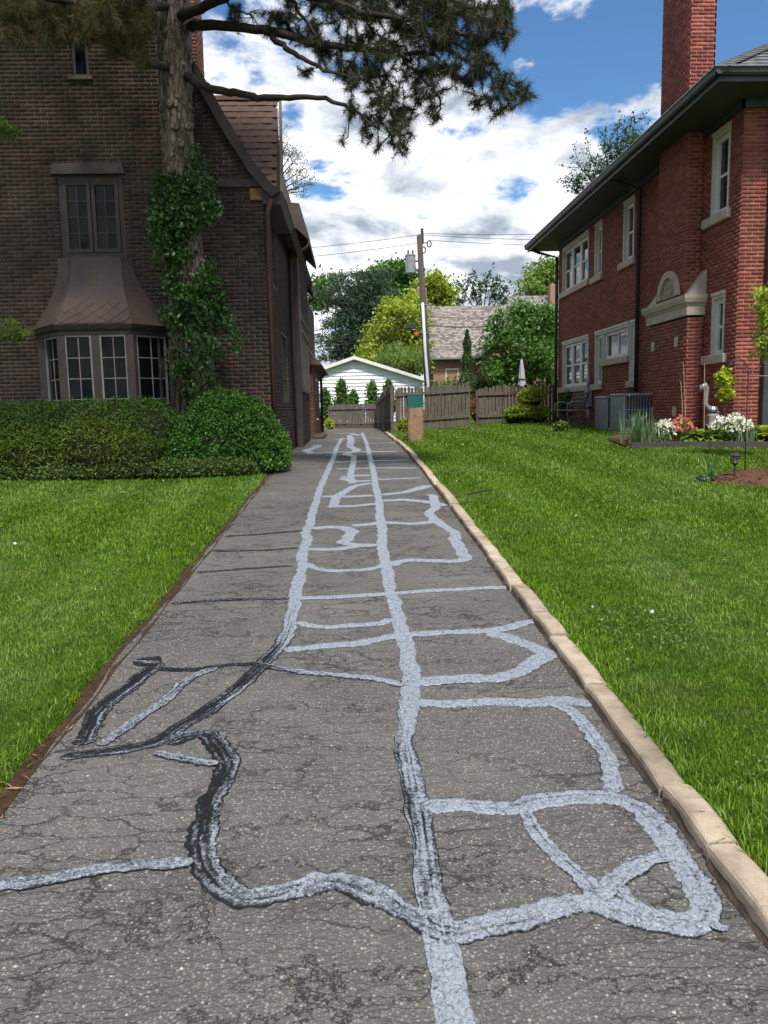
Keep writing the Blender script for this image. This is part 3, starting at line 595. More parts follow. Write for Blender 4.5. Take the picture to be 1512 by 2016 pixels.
# kerb of cast blocks, each a little out of line
kerb = bpy.data.objects.new('kerb', None); C.objects.link(kerb); WORLD['kerb'] = Vector((0, 0, 0)); kerb['kind'] = 'structure'
cuts = [-4.0, -1.2, 0.6, 1.95, 2.43, 2.82, 3.83, 4.58, 5.03, 5.72, 6.75, 8.1, 9.5, 11.2, 12.4, 13.9, 15.6, 17.4, 19.2, 21.2, 23.3, 25.5, 28.0]
for i in range(len(cuts)-1):
    a, b = cuts[i]+0.008, cuts[i+1]-0.008; dx = random.uniform(-0.012, 0.010); dz = random.uniform(-0.010, 0.008)
    if a > 21: dx -= 0.02
    loops = []
    nseg = max(3, int((b-a)/0.16))
    for j in range(nseg+1):
        y = a+(b-a)*j/nseg; z = float(gz(y)); q = 0.012 if j in (0, nseg) else 0
        e1 = random.uniform(-0.003, 0.003); e2 = random.uniform(-0.003, 0.003); wob = 0.005*math.sin(y*2.0)
        x0 = DR-0.012+dx+wob; x1 = 1.266+dx+wob
        h = 0.062+dz-q
        loops.append([(x0, y, z-0.06), (x0+e1, y, z+h-0.022), (x0+0.004+e1, y, z+h-0.006), (x0+0.014, y, z+h+e2), (x1-0.02, y, z+h+e2), (x1, y, z+h-0.015), (x1, y, z-0.06)])
    kb = obj('kerb_block', MB().loft(loops), M['kerb'], kerb)
    # soil thrown up against the face, darkened to hold its shade too, with a ragged upper line
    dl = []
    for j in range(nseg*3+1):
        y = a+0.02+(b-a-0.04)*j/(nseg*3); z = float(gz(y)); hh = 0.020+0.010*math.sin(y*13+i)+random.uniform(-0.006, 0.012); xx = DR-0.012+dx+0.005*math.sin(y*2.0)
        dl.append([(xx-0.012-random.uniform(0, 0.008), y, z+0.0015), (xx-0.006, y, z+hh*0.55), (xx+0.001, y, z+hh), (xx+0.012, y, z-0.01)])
    obj('soil_and_shade_on_face', MB().loft(dl, cap=False, closed=False), M['kerb_dirt_shade'], kb)

# ------------------------------------------------------------------ brickwork
def brickwork(wall_name, parent, O, U, Nn, spans, z0, z1, mb, mm, course=0.0677, L=0.213, j=0.010, dep=0.010, pick=None, cap=0, seed=1):
    """mortar bed with real bricks on it; `pick` chooses the bricks that become objects of their own"""
    r = np.random.default_rng(seed); O = np.array(O, float); U = np.array(U, float); Nn = np.array(Nn, float); Zv = np.array([0, 0, 1.0])
    nc = int((z1-z0)/course); MV, MF = [], []; B = []; ind = []
    for i in range(nc):
        za = z0+i*course; zm = za+course/2
        for (a, b) in spans(zm):
            if b-a < 0.02: continue
            k = len(MV)
            for u, z in ((a, za), (b, za), (b, za+course), (a, za+course)): MV.append(O+U*u+Zv*z-Nn*dep)
            MF.append((k, k+1, k+2, k+3))
            u = math.floor(a/L)*L-(L/2 if i % 2 else 0)
            while u < b:
                p, q = max(a, u), min(b, u+L-j)
                if q-p > 0.03:
                    t = r.random()**1.2; pr = r.normal()*0.0012
                    full = q-p > L-j-1e-4
                    if full and pick and len(ind) < cap and pick(p, zm): ind.append((p, za, t, pr))
                    else: B.append((p, q, za+j/2, za+course-j/2, t, pr))
                u += L
    wall = obj(wall_name, npmesh(wall_name, MV, MF), mm, parent)
    if B:
        B = np.array(B); n = len(B); ch = 0.0025
        p, q, a, b, t, pr = B.T
        def P(u, z, d): return O+np.outer(u, U)+np.outer(z, Zv)+np.outer(d, Nn)
        d0 = np.full(n, -dep-0.002)
        Vs = [P(p, a, d0), P(q, a, d0), P(q, b, d0), P(p, b, d0), P(p+ch, a+ch, pr), P(q-ch, a+ch, pr), P(q-ch, b-ch, pr), P(p+ch, b-ch, pr)]
        V = np.stack(Vs, 1).reshape(-1, 3); base = np.arange(n)[:, None]*8
        Fq = np.concatenate([base+np.array(f) for f in ((4,5,6,7), (0,1,5,4), (1,2,6,5), (2,3,7,6), (3,0,4,7))])
        if np.dot(np.cross(U, Zv), Nn) < 0: Fq = Fq[:, ::-1]
        obj('brickwork', npmesh('brickwork', V, Fq, np.repeat(t, 8)), mb, wall, kind='stuff')
    if ind:
        key = (wall_name, tuple(U))
        variants = []
        for k in range(6):
            w, h, ch = L-j, course-j, 0.0025
            pts = []
            for (u, z, d) in ((0,0,-dep-0.002),(w,0,-dep-0.002),(w,h,-dep-0.002),(0,h,-dep-0.002),(ch,ch,0),(w-ch,ch,0),(w-ch,h-ch,0),(ch,h-ch,0)): pts.append(U*u+Zv*z+Nn*d)
            F = np.array([(4,5,6,7), (0,1,5,4), (1,2,6,5), (2,3,7,6), (3,0,4,7)])
            if np.dot(np.cross(U, Zv), Nn) < 0: F = F[:, ::-1]
            variants.append(npmesh('brick', pts, F, [k/5.0]*8)); variants[-1].materials.append(mb)
        for (p, za, t, pr) in ind:
            obj('brick', variants[min(5, int(t*6))], None, wall, loc=O+U*p+Zv*(za+j/2)+Nn*pr)
    return wall
def cutspan(base, holes):
    """spans(z) of a wall with rectangular openings (u0, u1, z0, z1)"""
    def f(z):
        S = list(base(z))
        for (a, b, c, d) in holes:
            if c <= z <= d:
                T = []
                for (p, q) in S:
                    if b <= p or a >= q: T.append((p, q)); continue
                    if a > p: T.append((p, a))
                    if b < q: T.append((b, q))
                S = T
        return S
    return f

def window(parent, O, U, Nn, w, h, cols, rows, fm, depth=0.06, fw=0.05, mw=0.02, split=None, name='window', back=None, reveal=0.0, backoff=0.25):
    """frame with muntins and single panes; O = lower left outer corner"""
    O = np.array(O, float); U = np.array(U, float); Nn = np.array(Nn, float); Z = np.array([0, 0, 1.0])
    def bar(m, u0, u1, z0, z1, d0, d1):
        pts = []
        for d in (d0, d1):
            for u, z in ((u0, z0), (u1, z0), (u1, z1), (u0, z1)): pts.append(O+U*u+Z*z+Nn*d)
        m.add(pts, [(0,3,2,1), (4,5,6,7), (0,1,5,4), (1,2,6,5), (2,3,7,6), (3,0,4,7)])
    f = MB()
    bar(f, 0, fw, 0, h, -depth, 0); bar(f, w-fw, w, 0, h, -depth, 0); bar(f, fw, w-fw, 0, fw, -depth, -0.002); bar(f, fw, w-fw, h-fw, h, -depth, -0.002)
    fr = obj(name, f, fm, parent)
    iw, ih = w-2*fw, h-2*fw
    m = MB()
    for c in range(1, cols): bar(m, fw+iw*c/cols-mw/2, fw+iw*c/cols+mw/2, fw, h-fw, -depth*0.75, -depth*0.3)
    for r_ in range(1, rows): bar(m, fw, w-fw, fw+ih*r_/rows-mw/2, fw+ih*r_/rows+mw/2, -depth*0.72, -depth*0.33)
    if m.v: obj('glazing_bars', m, fm if split is None else split, fr)
    for c in range(cols):
        for r_ in range(rows):
            p = MB(); g_ = mw/2
            u0, u1 = fw+iw*c/cols+(g_ if c else 0), fw+iw*(c+1)/cols-(g_ if c < cols-1 else 0)
            v0, v1 = fw+ih*r_/rows+(g_ if r_ else 0), fw+ih*(r_+1)/rows-(g_ if r_ < rows-1 else 0)
            tl = random.uniform(-0.004, 0.004); tk = random.uniform(-0.004, 0.004)
            pts = [O+U*u+Z*z+Nn*(-depth*0.55+a) for u, z, a in ((u0, v0, tl), (u1, v0, tk), (u1, v1, -tl), (u0, v1, -tk))]
            p.add(pts, [(0, 1, 2, 3)]); obj('pane', p, M['glass'], fr)
    if back is not None:
        b_ = MB(); bar(b_, -0.3, w+0.3, -0.3, h+0.3, -backoff-0.02, -backoff); obj('room_behind', b_, back, fr)
    return fr

# ------------------------------------------------------------------ left house
XL, YF = -1.45, 14.6                          # east wall and front wall
XC = -4.45
lh = thing('brick_house', (XC, 18, 0.6), 'dark brown brick house with steep gable and flared bay roof, left of the driveway', 'house')
rake = [(1.35, 5.54), (2.80-0.0, 5.81), (2.34, 6.57), (1.97, 7.26), (1.70, 7.69), (1.19, 8.58), (0.0, 10.63)]
rz = [5.54, 5.81, 6.57, 7.26, 7.69, 8.58, 10.63]; rx = [3.02, 2.80, 2.34, 1.97, 1.70, 1.19, 0.0]
def hw(z): return 3.0 if z < 5.54 else float(np.interp(z, rz, rx))
holes = [(-5.03, -3.90, 4.36, 5.74), (-4.63, -4.35, 7.36, 8.35), (-5.45, -3.2, 1.2, 3.1)]
brickwork('front_wall', lh, (0, YF, 0), (1, 0, 0), (0, -1, 0), cutspan(lambda z: [(XC-hw(z)+0.005, XC+hw(z)-0.005)], holes), 0.5, 10.5,
          M['brick_l'], M['mortar_l'], pick=lambda u, z: (u > -3.55 and 2.2 < z < 5.4 and not (-3.3 < u < -2.3 and z < 5.0)) or (u > -2.4 and 1.7 < z < 2.2), cap=300, seed=3)
# east wall: projecting wall gable, then the receding flank
def ef(z): return [(14.605, 33)] if z < 5.5 else ([(16.95+max(0, (z-6.2))*0.55, 19.05-max(0, (z-6.2))*0.55)] if z < 8.1 else [])
brickwork('side_wall', lh, (XL, 0, 0), (0, 1, 0), (1, 0, 0), cutspan(lambda z: ef(z), [(17.2, 18.6, 1.8, 3.3), (15.6, 16.6, 4.0, 5.3)]), 0.6, 8.1, M['brick_l'], M['mortar_l'], seed=4)
obj('back_fill', MB().box((XC-2.9, 14.8, 0.4), (XL-0.25, 26, 5.4)), M['interior'], lh)
# rake boards and roof
outl = [(XC+x, z) for x, z in zip(rx, rz)]
def rake_board(sgn):
    pr = [(3.20, 5.36), (3.05, 5.50)]+[(x, z) for x, z in zip(rx[1:], rz[1:])]
    L1 = []; L0 = []
    b = MB(); loops = []
    for i, (x, z) in enumerate(pr):
        nx, nz = 0.86, 0.5
        a = np.array([XC+sgn*(x-nx*0.07), z-nz*0.07]); c = np.array([XC+sgn*(x+nx*0.10), z+nz*0.10])
        loops.append([(a[0], YF-0.14, a[1]), (c[0], YF-0.16, c[1]), (c[0], YF+0.12, c[1]), (a[0], YF+0.02, a[1])])
    b.loft(loops); return b
for s_ in (1, -1): obj('rake_board', rake_board(s_), M['brown'], lh)
rf = MB()
pr = [(3.30, 5.30), (3.1, 5.46)]+list(zip(rx[1:], rz[1:]))
for s_ in (1, -1):
    rf.loft([[(XC+s_*(x+0.06), y, z+0.06) for x, z in pr]+[(XC+s_*(x-0.05), y, z-0.02) for x, z in reversed(pr)] for y in (YF+0.13, 26)])
obj('main_roof', rf, M['shingle'], lh)
# cross gable facing the drive: its near slope carries shingles that can be told apart
RY, RZ, EY, EZ = 18.0, 8.2, 16.78, 5.95
obj('gable_roof', MB().add([(-4.2, RY, RZ), (-1.46, RY, RZ), (-1.40, EY, EZ), (-4.2, EY, EZ), (-1.46, 2*RY-EY, EZ), (-4.2, 2*RY-EY, EZ)], [(0, 1, 2, 3), (0, 5, 4, 1)]), M['shingle'], lh)
dirv = np.array([0, EY-RY, EZ-RZ]); sl = np.linalg.norm(dirv); dirv /= sl; nrm = np.array([0, dirv[2], -dirv[1]]); nrm = nrm if nrm[1] < 0 else -nrm
groof = bpy.data.objects['gable_roof']
NR = 15; rh = sl/NR
sh = [];
for k in range(4):
    w = 0.215
    a = [np.array([0.004, 0, 0]), np.array([w-0.004, 0, 0])]
    th = 0.020+0.006*k
    top = [p-dirv*(rh*0.55)+nrm*0.004 for p in a]; bot = [p+dirv*(rh*(1.0+0.02*k))+nrm*th for p in a]; bot2 = [p+dirv*(rh*(1.0+0.02*k))+nrm*0.002 for p in a]
    me = MB().add([top[0], top[1], bot[1], bot[0], bot2[0], bot2[1]], [(0, 3, 2, 1), (3, 4, 5, 2), (0, 4, 3), (1, 2, 5)]).mesh('shingle'); me.materials.append(M['shingle']); sh.append(me)
for i in range(NR):
    for k in range(14):
        x = -1.63-0.215*k-(0.1 if i % 2 else 0)
        p = np.array([x-0.06*0, RY, RZ])+dirv*(i*rh)+nrm*0.01
        if x < -3.6: continue
        obj('shingle', sh[random.randrange(4)], None, groof, loc=p)
obj('barge_board', MB().loft([[(-1.40, RY, RZ+0.06), (-1.34, RY, RZ+0.06), (-1.34, RY, RZ-0.16), (-1.40, RY, RZ-0.16)], [(-1.34, EY-0.02, EZ+0.06), (-1.27, EY-0.02, EZ+0.06), (-1.27, EY-0.02, EZ-0.16), (-1.34, EY-0.02, EZ-0.16)]]), M['brown'], lh)
obj('ridge_cap', MB().bar((-4.2, RY, RZ+0.035), (-1.40, RY, RZ+0.035), 0.16, 0.09), M['shingle'], groof)
# tan block and eave end at the corner
obj('tan_corner_block', MB().bev((-1.70, YF-0.035, 5.29), (-1.452, YF+0.05, 5.50), 0.01), simple('tan_block', (0.24, 0.14, 0.075), (0.15, 0.085, 0.05), 0.9, 8), lh)
obj('belt_board', MB().bev((-2.25, YF-0.045, 5.515), (-1.44, YF+0.05, 5.66), 0.008), M['brown'], lh)
obj('eave_box', MB().loft([[(-1.47, YF-0.06, 5.22), (-1.17, YF-0.06, 5.22), (-1.10, YF-0.06, 5.36), (-1.20, YF-0.06, 5.52), (-1.47, YF-0.06, 5.54)], [(-1.47, 16.9, 5.22), (-1.17, 16.9, 5.22), (-1.10, 16.9, 5.36), (-1.20, 16.9, 5.52), (-1.47, 16.9, 5.54)]]), M['brown'], lh)
obj('downspout', MB().tube([(-1.32, 14.52, 5.3), (-1.40, 14.50, 5.05), (-1.40, 14.50, 0.75)], 0.045, 8), M['rust'], lh, smooth=True)
obj('bracket', MB().bar((-1.40, 14.62, 5.2), (-1.40, 14.62, 4.3), 0.05, 0.09), M['brown2'], lh)
obj('side_window_hood', MB().bar((-1.36, 15.5, 5.4), (-1.36, 16.7, 5.4), 0.1, 0.12), M['brown2'], lh)
window(lh, (XL, 15.6, 4.0), (0, 1, 0), (1, 0, 0), 1.0, 1.3, 2, 3, M['brown2'], 0.1, 0.06, back=M['interior'])
window(lh, (XL, 17.2, 1.8), (0, 1, 0), (1, 0, 0), 1.4, 1.5, 2, 3, M['brown2'], 0.1, 0.06, back=M['interior'])
# front windows
window(lh, (-5.03, YF+0.03, 4.36), (1, 0, 0), (0, -1, 0), 1.13, 1.38, 1, 1, M['brown'], 0.09, 0.085, back=M['interior'])
for k in (0, 1): window(lh, (-4.94+k*0.485, YF+0.01, 4.45), (1, 0, 0), (0, -1, 0), 0.465, 1.20, 2, 4, M['brown'], 0.04, 0.062, 0.012, split=M['brown2'], name='casement')
obj('window_hood', MB().loft([[(-5.10, YF-0.10, 5.745), (-3.83, YF-0.10, 5.745), (-3.83, YF+0.02, 5.745), (-5.10, YF+0.02, 5.745)], [(-5.06, YF-0.06, 5.93), (-3.87, YF-0.06, 5.93), (-3.87, YF+0.02, 5.93), (-5.06, YF+0.02, 5.93)]]), M['brown'], lh)
window(lh, (-4.63, YF+0.03, 7.36), (1, 0, 0), (0, -1, 0), 0.28, 1.0, 1, 1, M['trim'], 0.08, 0.05, back=M['interior'])
obj('window_sill', MB().bev((-4.70, YF-0.06, 7.29), (-4.29, YF+0.04, 7.355), 0.008), M['brown2'], lh)
# chimney behind the gable
ch = obj('chimney', MB().box((-3.78, 17.02, 6.4), (-2.93, 17.8, 12.5)), M['mortar_l'], lh)
M['brick_ch'] = brickmat('red_brown_chimney_brick', [(0.11, 0.048, 0.036), (0.15, 0.062, 0.046), (0.20, 0.085, 0.062)], (0.09, 0.05, 0.04), 0.3)
brickwork('chimney_front', lh, (0, 17.005, 0), (1, 0, 0), (0, -1, 0), lambda z: [(-3.79, -2.925)], 6.6, 12.4, M['brick_ch'], M['mortar_l'], seed=5)
brickwork('chimney_side', lh, (-2.915, 0, 0), (0, 1, 0), (1, 0, 0), lambda z: [(17.0, 17.8)], 6.6, 12.4, M['brick_ch'], M['mortar_l'], seed=6)
# canted bay window with flared sheet-metal roof
bay = [(-5.50, YF), (-4.90, 13.9), (-3.75, 13.9), (-3.15, YF)]
def off(pl, d):
    c = np.array([XC+0.12, YF]); o_ = []
    for (x, y) in pl:
        v = np.array([x, y])-c; l = np.linalg.norm(v); q = c+v*(1+d/l); o_.append((q[0], min(q[1], YF)))
    return o_
obj('bay_base', MB().loft([[(x, y, z) for x, y in bay] for z in (0.5, 1.55)]), M['brown'], lh)
obj('bay_fascia', MB().loft([[(x, y, z) for x, y in off(bay, d)] for z, d in ((2.965, 0.03), (3.02, 0.04), (3.05, 0.09), (3.10, 0.12), (3.13, 0.12))]), M['brown'], lh)
topl = [(-5.10, YF-0.03), (-4.87, YF-0.13), (-3.97, YF-0.13), (-3.80, YF-0.03)]
loops = []
for k in range(13):
    t = k/12; s_ = (1-t)**2.1
    b_ = off(bay, 0.16); loops.append([(a[0]*s_+c[0]*(1-s_), a[1]*s_+c[1]*(1-s_), 3.125+1.22*t) for a, c in zip(b_, topl)])
bayroof = obj('bay_roof', MB().loft(loops), M['copper'], lh)
for e_ in (1, 2): obj('roof_seam', MB().tube([np.array(L[e_])+np.array([0, -0.004, 0.004]) for L in loops], 0.012, 6), M['copper'], bayroof)
# lapped diamond sheets on the lower flare
for r_ in range(5):
    k0 = 1+r_; t0 = r_*0.075+0.02; 
    for c_ in range(5 if r_ % 2 else 6):
        uc = (c_+(0.5 if r_ % 2 else 0.0))/5.0
        if uc < 0.08 or uc > 0.92: continue
        def PR(u, t):
            s2 = (1-t)**2.1; b_ = off(bay, 0.16)
            A = np.array([b_[1][0]*s2+topl[1][0]*(1-s2), b_[1][1]*s2+topl[1][1]*(1-s2)-0.007, 3.13+1.22*t]); B_ = np.array([b_[2][0]*s2+topl[2][0]*(1-s2), b_[2][1]*s2+topl[2][1]*(1-s2)-0.007, 3.13+1.22*t])
            return A+(B_-A)*u
        d = 0.095; q = [PR(uc, t0-0.075 if t0 > 0.075 else 0.0), PR(min(1, uc+d), t0), PR(uc, t0+0.075), PR(max(0, uc-d), t0)]
        th = np.array([0, -0.006, 0.002])
        obj('roof_sheet', MB().add([q[0]+th*1.5, q[1]+th, q[2], q[3]+th, q[0], q[1], q[3]], [(0, 1, 2, 3), (0, 4, 5, 1), (0, 3, 6, 4)]), M['copper'], bayroof)
def seg(i, a, b, cols=2):
    p = np.array(bay[i]); q = np.array(bay[i+1]); L = np.linalg.norm(q-p); U2 = (q-p)/L; n2 = np.array([U2[1], -U2[0]])
    if n2[1] > 0: n2 = -n2
    w = window(lh, (*(p+U2*L*a+n2*0.005), 1.5), (U2[0], U2[1], 0), (n2[0], n2[1], 0), L*(b-a), 1.46, cols, 4, M['greywhite'], 0.05, 0.03, 0.014, split=M['greywhite'], name='bay_window')
for a, b in ((0.05, 0.44), (0.56, 0.95)): seg(1, a, b)
seg(0, 0.20, 0.86); seg(2, 0.14, 0.80)
posts = MB()
for i, ts in ((1, (0.0, 0.5, 1.0)), (0, (0.03, )), (2, (0.97, ))):
    for t in ts:
        p = np.array(bay[i])*(1-t)+np.array(bay[i+1])*t
        obj('bay_post', MB().bev((p[0]-0.075, p[1]-0.01, 1.5), (p[0]+0.075, p[1]+0.10, 2.975), 0.012), M['brown'], lh)
for i, a in ((0, 0.93), (2, 0.07), (0, 0.1), (2, 0.9)):
    p = np.array(bay[i])*(1-a)+np.array(bay[i+1])*a; obj('bay_post', MB().bev((p[0]-0.05, p[1]-0.01, 1.5), (p[0]+0.05, p[1]+0.10, 2.97), 0.012), M['brown'], lh)
obj('bay_room', MB().box((-5.3, 14.35, 1.2), (-3.35, 14.38, 3.0)), M['interior'], lh)
# timbered oriel beside the drive
obj('oriel_front', MB().bev((-1.60, 19.72, 0.62), (-1.22, 19.95, 5.95), 0.012), M['brown'], lh)
obj('oriel_base', MB().box((-1.5, 19.96, 0.6), (-1.235, 23.4, 2.05)), M['brick_l'], lh)
brickwork('oriel_brick', lh, (-1.225, 0, 0), (0, 1, 0), (1, 0, 0), lambda z: [(19.98, 23.4)], 0.65, 2.05, M['brick_l'], M['mortar_l'], seed=8)
obj('oriel_body', MB().box((-1.5, 19.96, 2.06), (-1.25, 23.4, 5.9)), M['brown2'], lh)
for k in range(8): obj('timber_post', MB().box((-1.25, 19.98+k*0.48, 2.1), (-1.20, 20.08+k*0.48, 5.85)), M['brown2'], lh)
for z in (2.08, 3.55, 3.85, 5.3): obj('timber_rail', MB().box((-1.25, 20.0, z), (-1.195, 23.4, z+0.1)), M['brown2'], lh)
def eave(nm, y0, y1, dx, dz, m1):
    prf = [(-1.75+dx, 6.50+dz), (-1.12+dx, 6.45+dz), (-0.92+dx, 5.72+dz), (-0.93+dx, 5.62+dz), (-1.2+dx, 5.88+dz), (-1.75+dx, 5.88+dz)]
    return obj(nm, MB().loft([[(x, y, z) for x, z in prf] for y in (y0, y1)]), m1, lh)
eave('oriel_roof', 19.45, 23.6, 0, 0, M['brown'])
obj('small_roof', MB().loft([[(-1.9, y, 6.4), (-1.42, y, 6.4), (-1.46, y, 7.05), (-1.9, y, 7.05)] for y in (19.6, 22)]), M['shingle'], lh)
obj('gutter_elbow', MB().tube([(-0.93, 19.55, 5.66), (-0.95, 19.55, 5.50), (-1.02, 19.58, 5.44), (-1.18, 19.66, 5.36)], 0.035, 8), M['brown'], lh, smooth=True)
eave('rear_eave', 24.2, 26.0, -0.12, -0.55, M['brown'])
obj('gutter_elbow', MB().tube([(-1.04, 24.2, 5.1), (-1.06, 24.2, 4.9), (-1.2, 24.25, 4.8)], 0.035, 8), M['brown'], lh, smooth=True)
# low rear wing with flared roof
brickwork('rear_wall', lh, (-1.20, 0, 0), (0, 1, 0), (1, 0, 0), cutspan(lambda z: [(25.2, 33)], [(27.2, 28.4, 1.3, 2.7), (29.8, 31.2, 1.3, 2.7)]), 0.6, 3.15, M['brick_ch'], M['mortar_l'], seed=9)
brickwork('rear_wall_end', lh, (0, 25.2, 0), (1, 0, 0), (0, -1, 0), lambda z: [(-1.5, -1.2)], 0.6, 3.15, M['brick_ch'], M['mortar_l'], seed=10)
for y in (27.2, 29.8): obj('recess', MB().box((-1.4, y, 1.3), (-1.32, y+1.4, 2.7)), M['brown'], lh)
prf = [(-0.92, 3.02), (-0.95, 3.10), (-1.15, 3.28), (-1.35, 3.55), (-1.55, 3.95), (-2.4, 6.0), (-2.4, 3.0)]
obj('rear_roof', MB().loft([[(x, y, z) for x, z in prf] for y in (25.0, 33.2)]), M['shingle'], lh)
obj('downspout', MB().tube([(-0.96, 29.6, 3.0), (-0.98, 29.6, 2.9), (-1.11, 29.6, 2.78), (-1.11, 29.6, 0.82)], 0.05, 8), M['metal_dark'], lh, smooth=True)
obj('threshold_stone', MB().bev((-1.2, 24.0, 0.74), (-0.85, 26.4, 0.86), 0.02), M['brown'], lh)
obj('drain_pipe', MB().tube([(-1.38, 19.62, 5.6), (-1.38, 19.62, 0.75)], 0.03, 8), M['rust'], lh, smooth=True)

# ------------------------------------------------------------------ right house
W, YN, YB = 6.80, 14.0, 26.2
rh_ = thing('brick_house', (10, 20, 1.0), 'red brick two-storey house with wide dark eaves, right of the lawn', 'house')
WH = [(22.9, 25.72, 5.15, 6.45), (21.7, 22.33, 5.12, 6.45), (19.25, 20.0, 5.09, 6.45), (22.82, 25.62, 2.16, 3.58), (18.9, 22.2, 2.78, 3.58), (21.55, 22.2, 2.16, 2.78), (18.9, 19.4, 2.16, 2.78), (14.46, 15.18, 5.02, 6.46), (14.46, 14.98, 2.48, 3.57)]
side = brickwork('side_wall', rh_, (W, 0, 0), (0, 1, 0), (-1, 0, 0), cutspan(lambda z: [(YN+0.005, YB)], WH), 0.75, 6.75, M['brick_r'], M['mortar_r'], seed=11)
fw_ = brickwork('front_wall', rh_, (0, YN, 0), (1, 0, 0), (0, -1, 0), lambda z: [(W+0.002, 15.0)], 0.7, 6.75, M['brick_r'], M['mortar_r'], pick=lambda u, z: 6.8 < u < 7.25 and 1.6 < z < 6.3, cap=140, seed=12)
obj('rear_wall', MB().box((W+0.02, YB-0.15, 0.7), (15, YB-0.02, 6.7)), M['brickfar'], rh_)
obj('interior_core', MB().box((W+0.75, YN+0.3, 0.8), (14.8, YB-0.3, 6.6)), M['interior'], rh_)
def rwin(y0, y1, z0, z1, n, sash=True, cols=1):
    """n lights side by side, looking towards the drive"""
    w = (y1-y0)/n
    for k in range(n):
        f = window(rh_, (W+0.05, y0+k*w, z0), (0, 1, 0), (-1, 0, 0), w, z1-z0, cols, 2 if sash else 1, M['white'], 0.09, 0.085, 0.05)
        obj('blind', MB().box((W+0.17, y0+k*w+0.05, z0+0.04+(0.35 if k % 2 else 0.1)*(z1-z0)), (W+0.185, y0+k*w+w-0.05, z1-0.04)), M['blind'], f)
    # painted casing proud of the brick
    c = MB()
    obj('window_casing', MB().box((W-0.012, y0-0.06, z0), (W+0.07, y0-0.001, z1+0.06)), M['cream'], rh_)
    obj('window_casing', MB().box((W-0.012, y1+0.001, z0), (W+0.07, y1+0.06, z1+0.06)), M['cream'], rh_)
    obj('window_head', MB().box((W-0.03, y0-0.07, z1+0.062), (W+0.07, y1+0.07, z1+0.12)), M['cream'], rh_)
    obj('window_head_board', MB().box((W-0.010, y0-0.0, z1+0.002), (W+0.07, y1+0.0, z1+0.06)), M['cream'], rh_)
def sill(y0, y1, z, h=0.17): obj('window_sill', MB().bev((W-0.07, y0, z-h), (W+0.08, y1, z-0.003), 0.012), M['stone'], rh_)
rwin(22.98, 25.64, 5.16, 6.40, 3); sill(22.82, 26.0, 5.155)
rwin(21.76, 22.27, 5.12, 6.40, 1); sill(21.6, 22.62, 5.12)
rwin(19.31, 19.94, 5.09, 6.40, 1); sill(19.15, 20.25, 5.09)
rwin(22.88, 25.56, 2.19, 3.50, 3); sill(21.5, 25.95, 2.185)
rwin(14.52, 15.10, 5.04, 6.40, 1); sill(14.36, 15.42, 5.04)
rwin(14.52, 14.92, 2.50, 3.51, 1); sill(14.33, 15.27, 2.50)
rwin(21.62, 22.13, 2.19, 3.50, 1); rwin(18.96, 19.34, 2.18, 3.50, 1); sill(18.80, 19.5, 2.18)
rwin(19.55, 21.42, 2.81, 3.50, 1, False, 2); sill(19.43, 21.55, 2.80)
# chimney breast
BX = W-0.33
def bw(nm, y0, y1, z0, z1, sd, cp=0):
    brickwork(nm, rh_, (BX, 0, 0), (0, 1, 0), (-1, 0, 0), lambda z: [(y0, y1)], z0, z1, M['brick_r'], M['mortar_r'], seed=sd)
    brickwork(nm+'_end', rh_, (0, y0, 0), (1, 0, 0), (0, -1, 0), lambda z: [(BX+0.003, W+(0.15 if nm == 'chimney' else 0))], z0, z1, M['brick_r'], M['mortar_r'], pick=(lambda u, z: True) if cp else None, cap=cp, seed=sd+1)
    obj(nm+'_far_end', MB().box((BX+0.01, y1-0.03, z0), (W+(0.15 if nm == 'chimney' else 0), y1-0.003, z1)), M['mortar_r'], rh_)
bw('chimney_breast', 15.30, 17.36, 0.8, 3.30, 21, 50)
bw('chimney_shaft', 15.52, 16.92, 3.66, 6.85, 23, 40)
bw('chimney', 15.52, 16.92, 6.86, 11.9, 25, 70)
obj('chimney_back', MB().box((W+0.12, 15.53, 6.86), (W+0.15, 16.91, 11.9)), M['mortar_r'], rh_)
cap_ = obj('stone_cap', MB().bev((BX-0.03, 15.27, 3.28), (W, 17.40, 3.45), 0.008), M['stone'], rh_)
obj('cap_moulding', MB().loft([[(BX-q, 15.30-q, z), (W, 15.30-q, z), (W, 17.36+q, z), (BX-q, 17.36+q, z)] for z, q in ((3.452, 0.035), (3.49, 0.05), (3.52, 0.085), (3.60, 0.11), (3.66, 0.11))]), M['stone'], cap_)
for y0, y1 in ((15.25, 15.50), (16.94, 17.42)):
    obj('stone_ramp', MB().add([(BX-0.02, y0, 3.662), (W-0.002, y0, 3.662), (W-0.002, y0, 4.12), (BX-0.02, y1, 3.662), (W-0.002, y1, 3.662), (W-0.002, y1, 4.12)], [(0, 1, 2), (3, 5, 4), (0, 2, 5, 3), (0, 3, 4, 1), (1, 4, 5, 2)]), M['stone'], cap_)
arch = MB(); yc, zc, ro, ri = 16.22, 3.72, 0.53, 0.40
ang = [math.pi*k/20 for k in range(21)]
lo_ = []
for a in ang: lo_.append([(BX-0.06, yc+ro*math.cos(a), zc+ro*math.sin(a)), (BX-0.06, yc+ri*math.cos(a), zc+ri*math.sin(a)), (BX+0.02, yc+ri*math.cos(a), zc+ri*math.sin(a)), (BX+0.02, yc+ro*math.cos(a), zc+ro*math.sin(a))])
arch.loft(lo_); obj('stone_arch', arch, M['stone'], cap_)
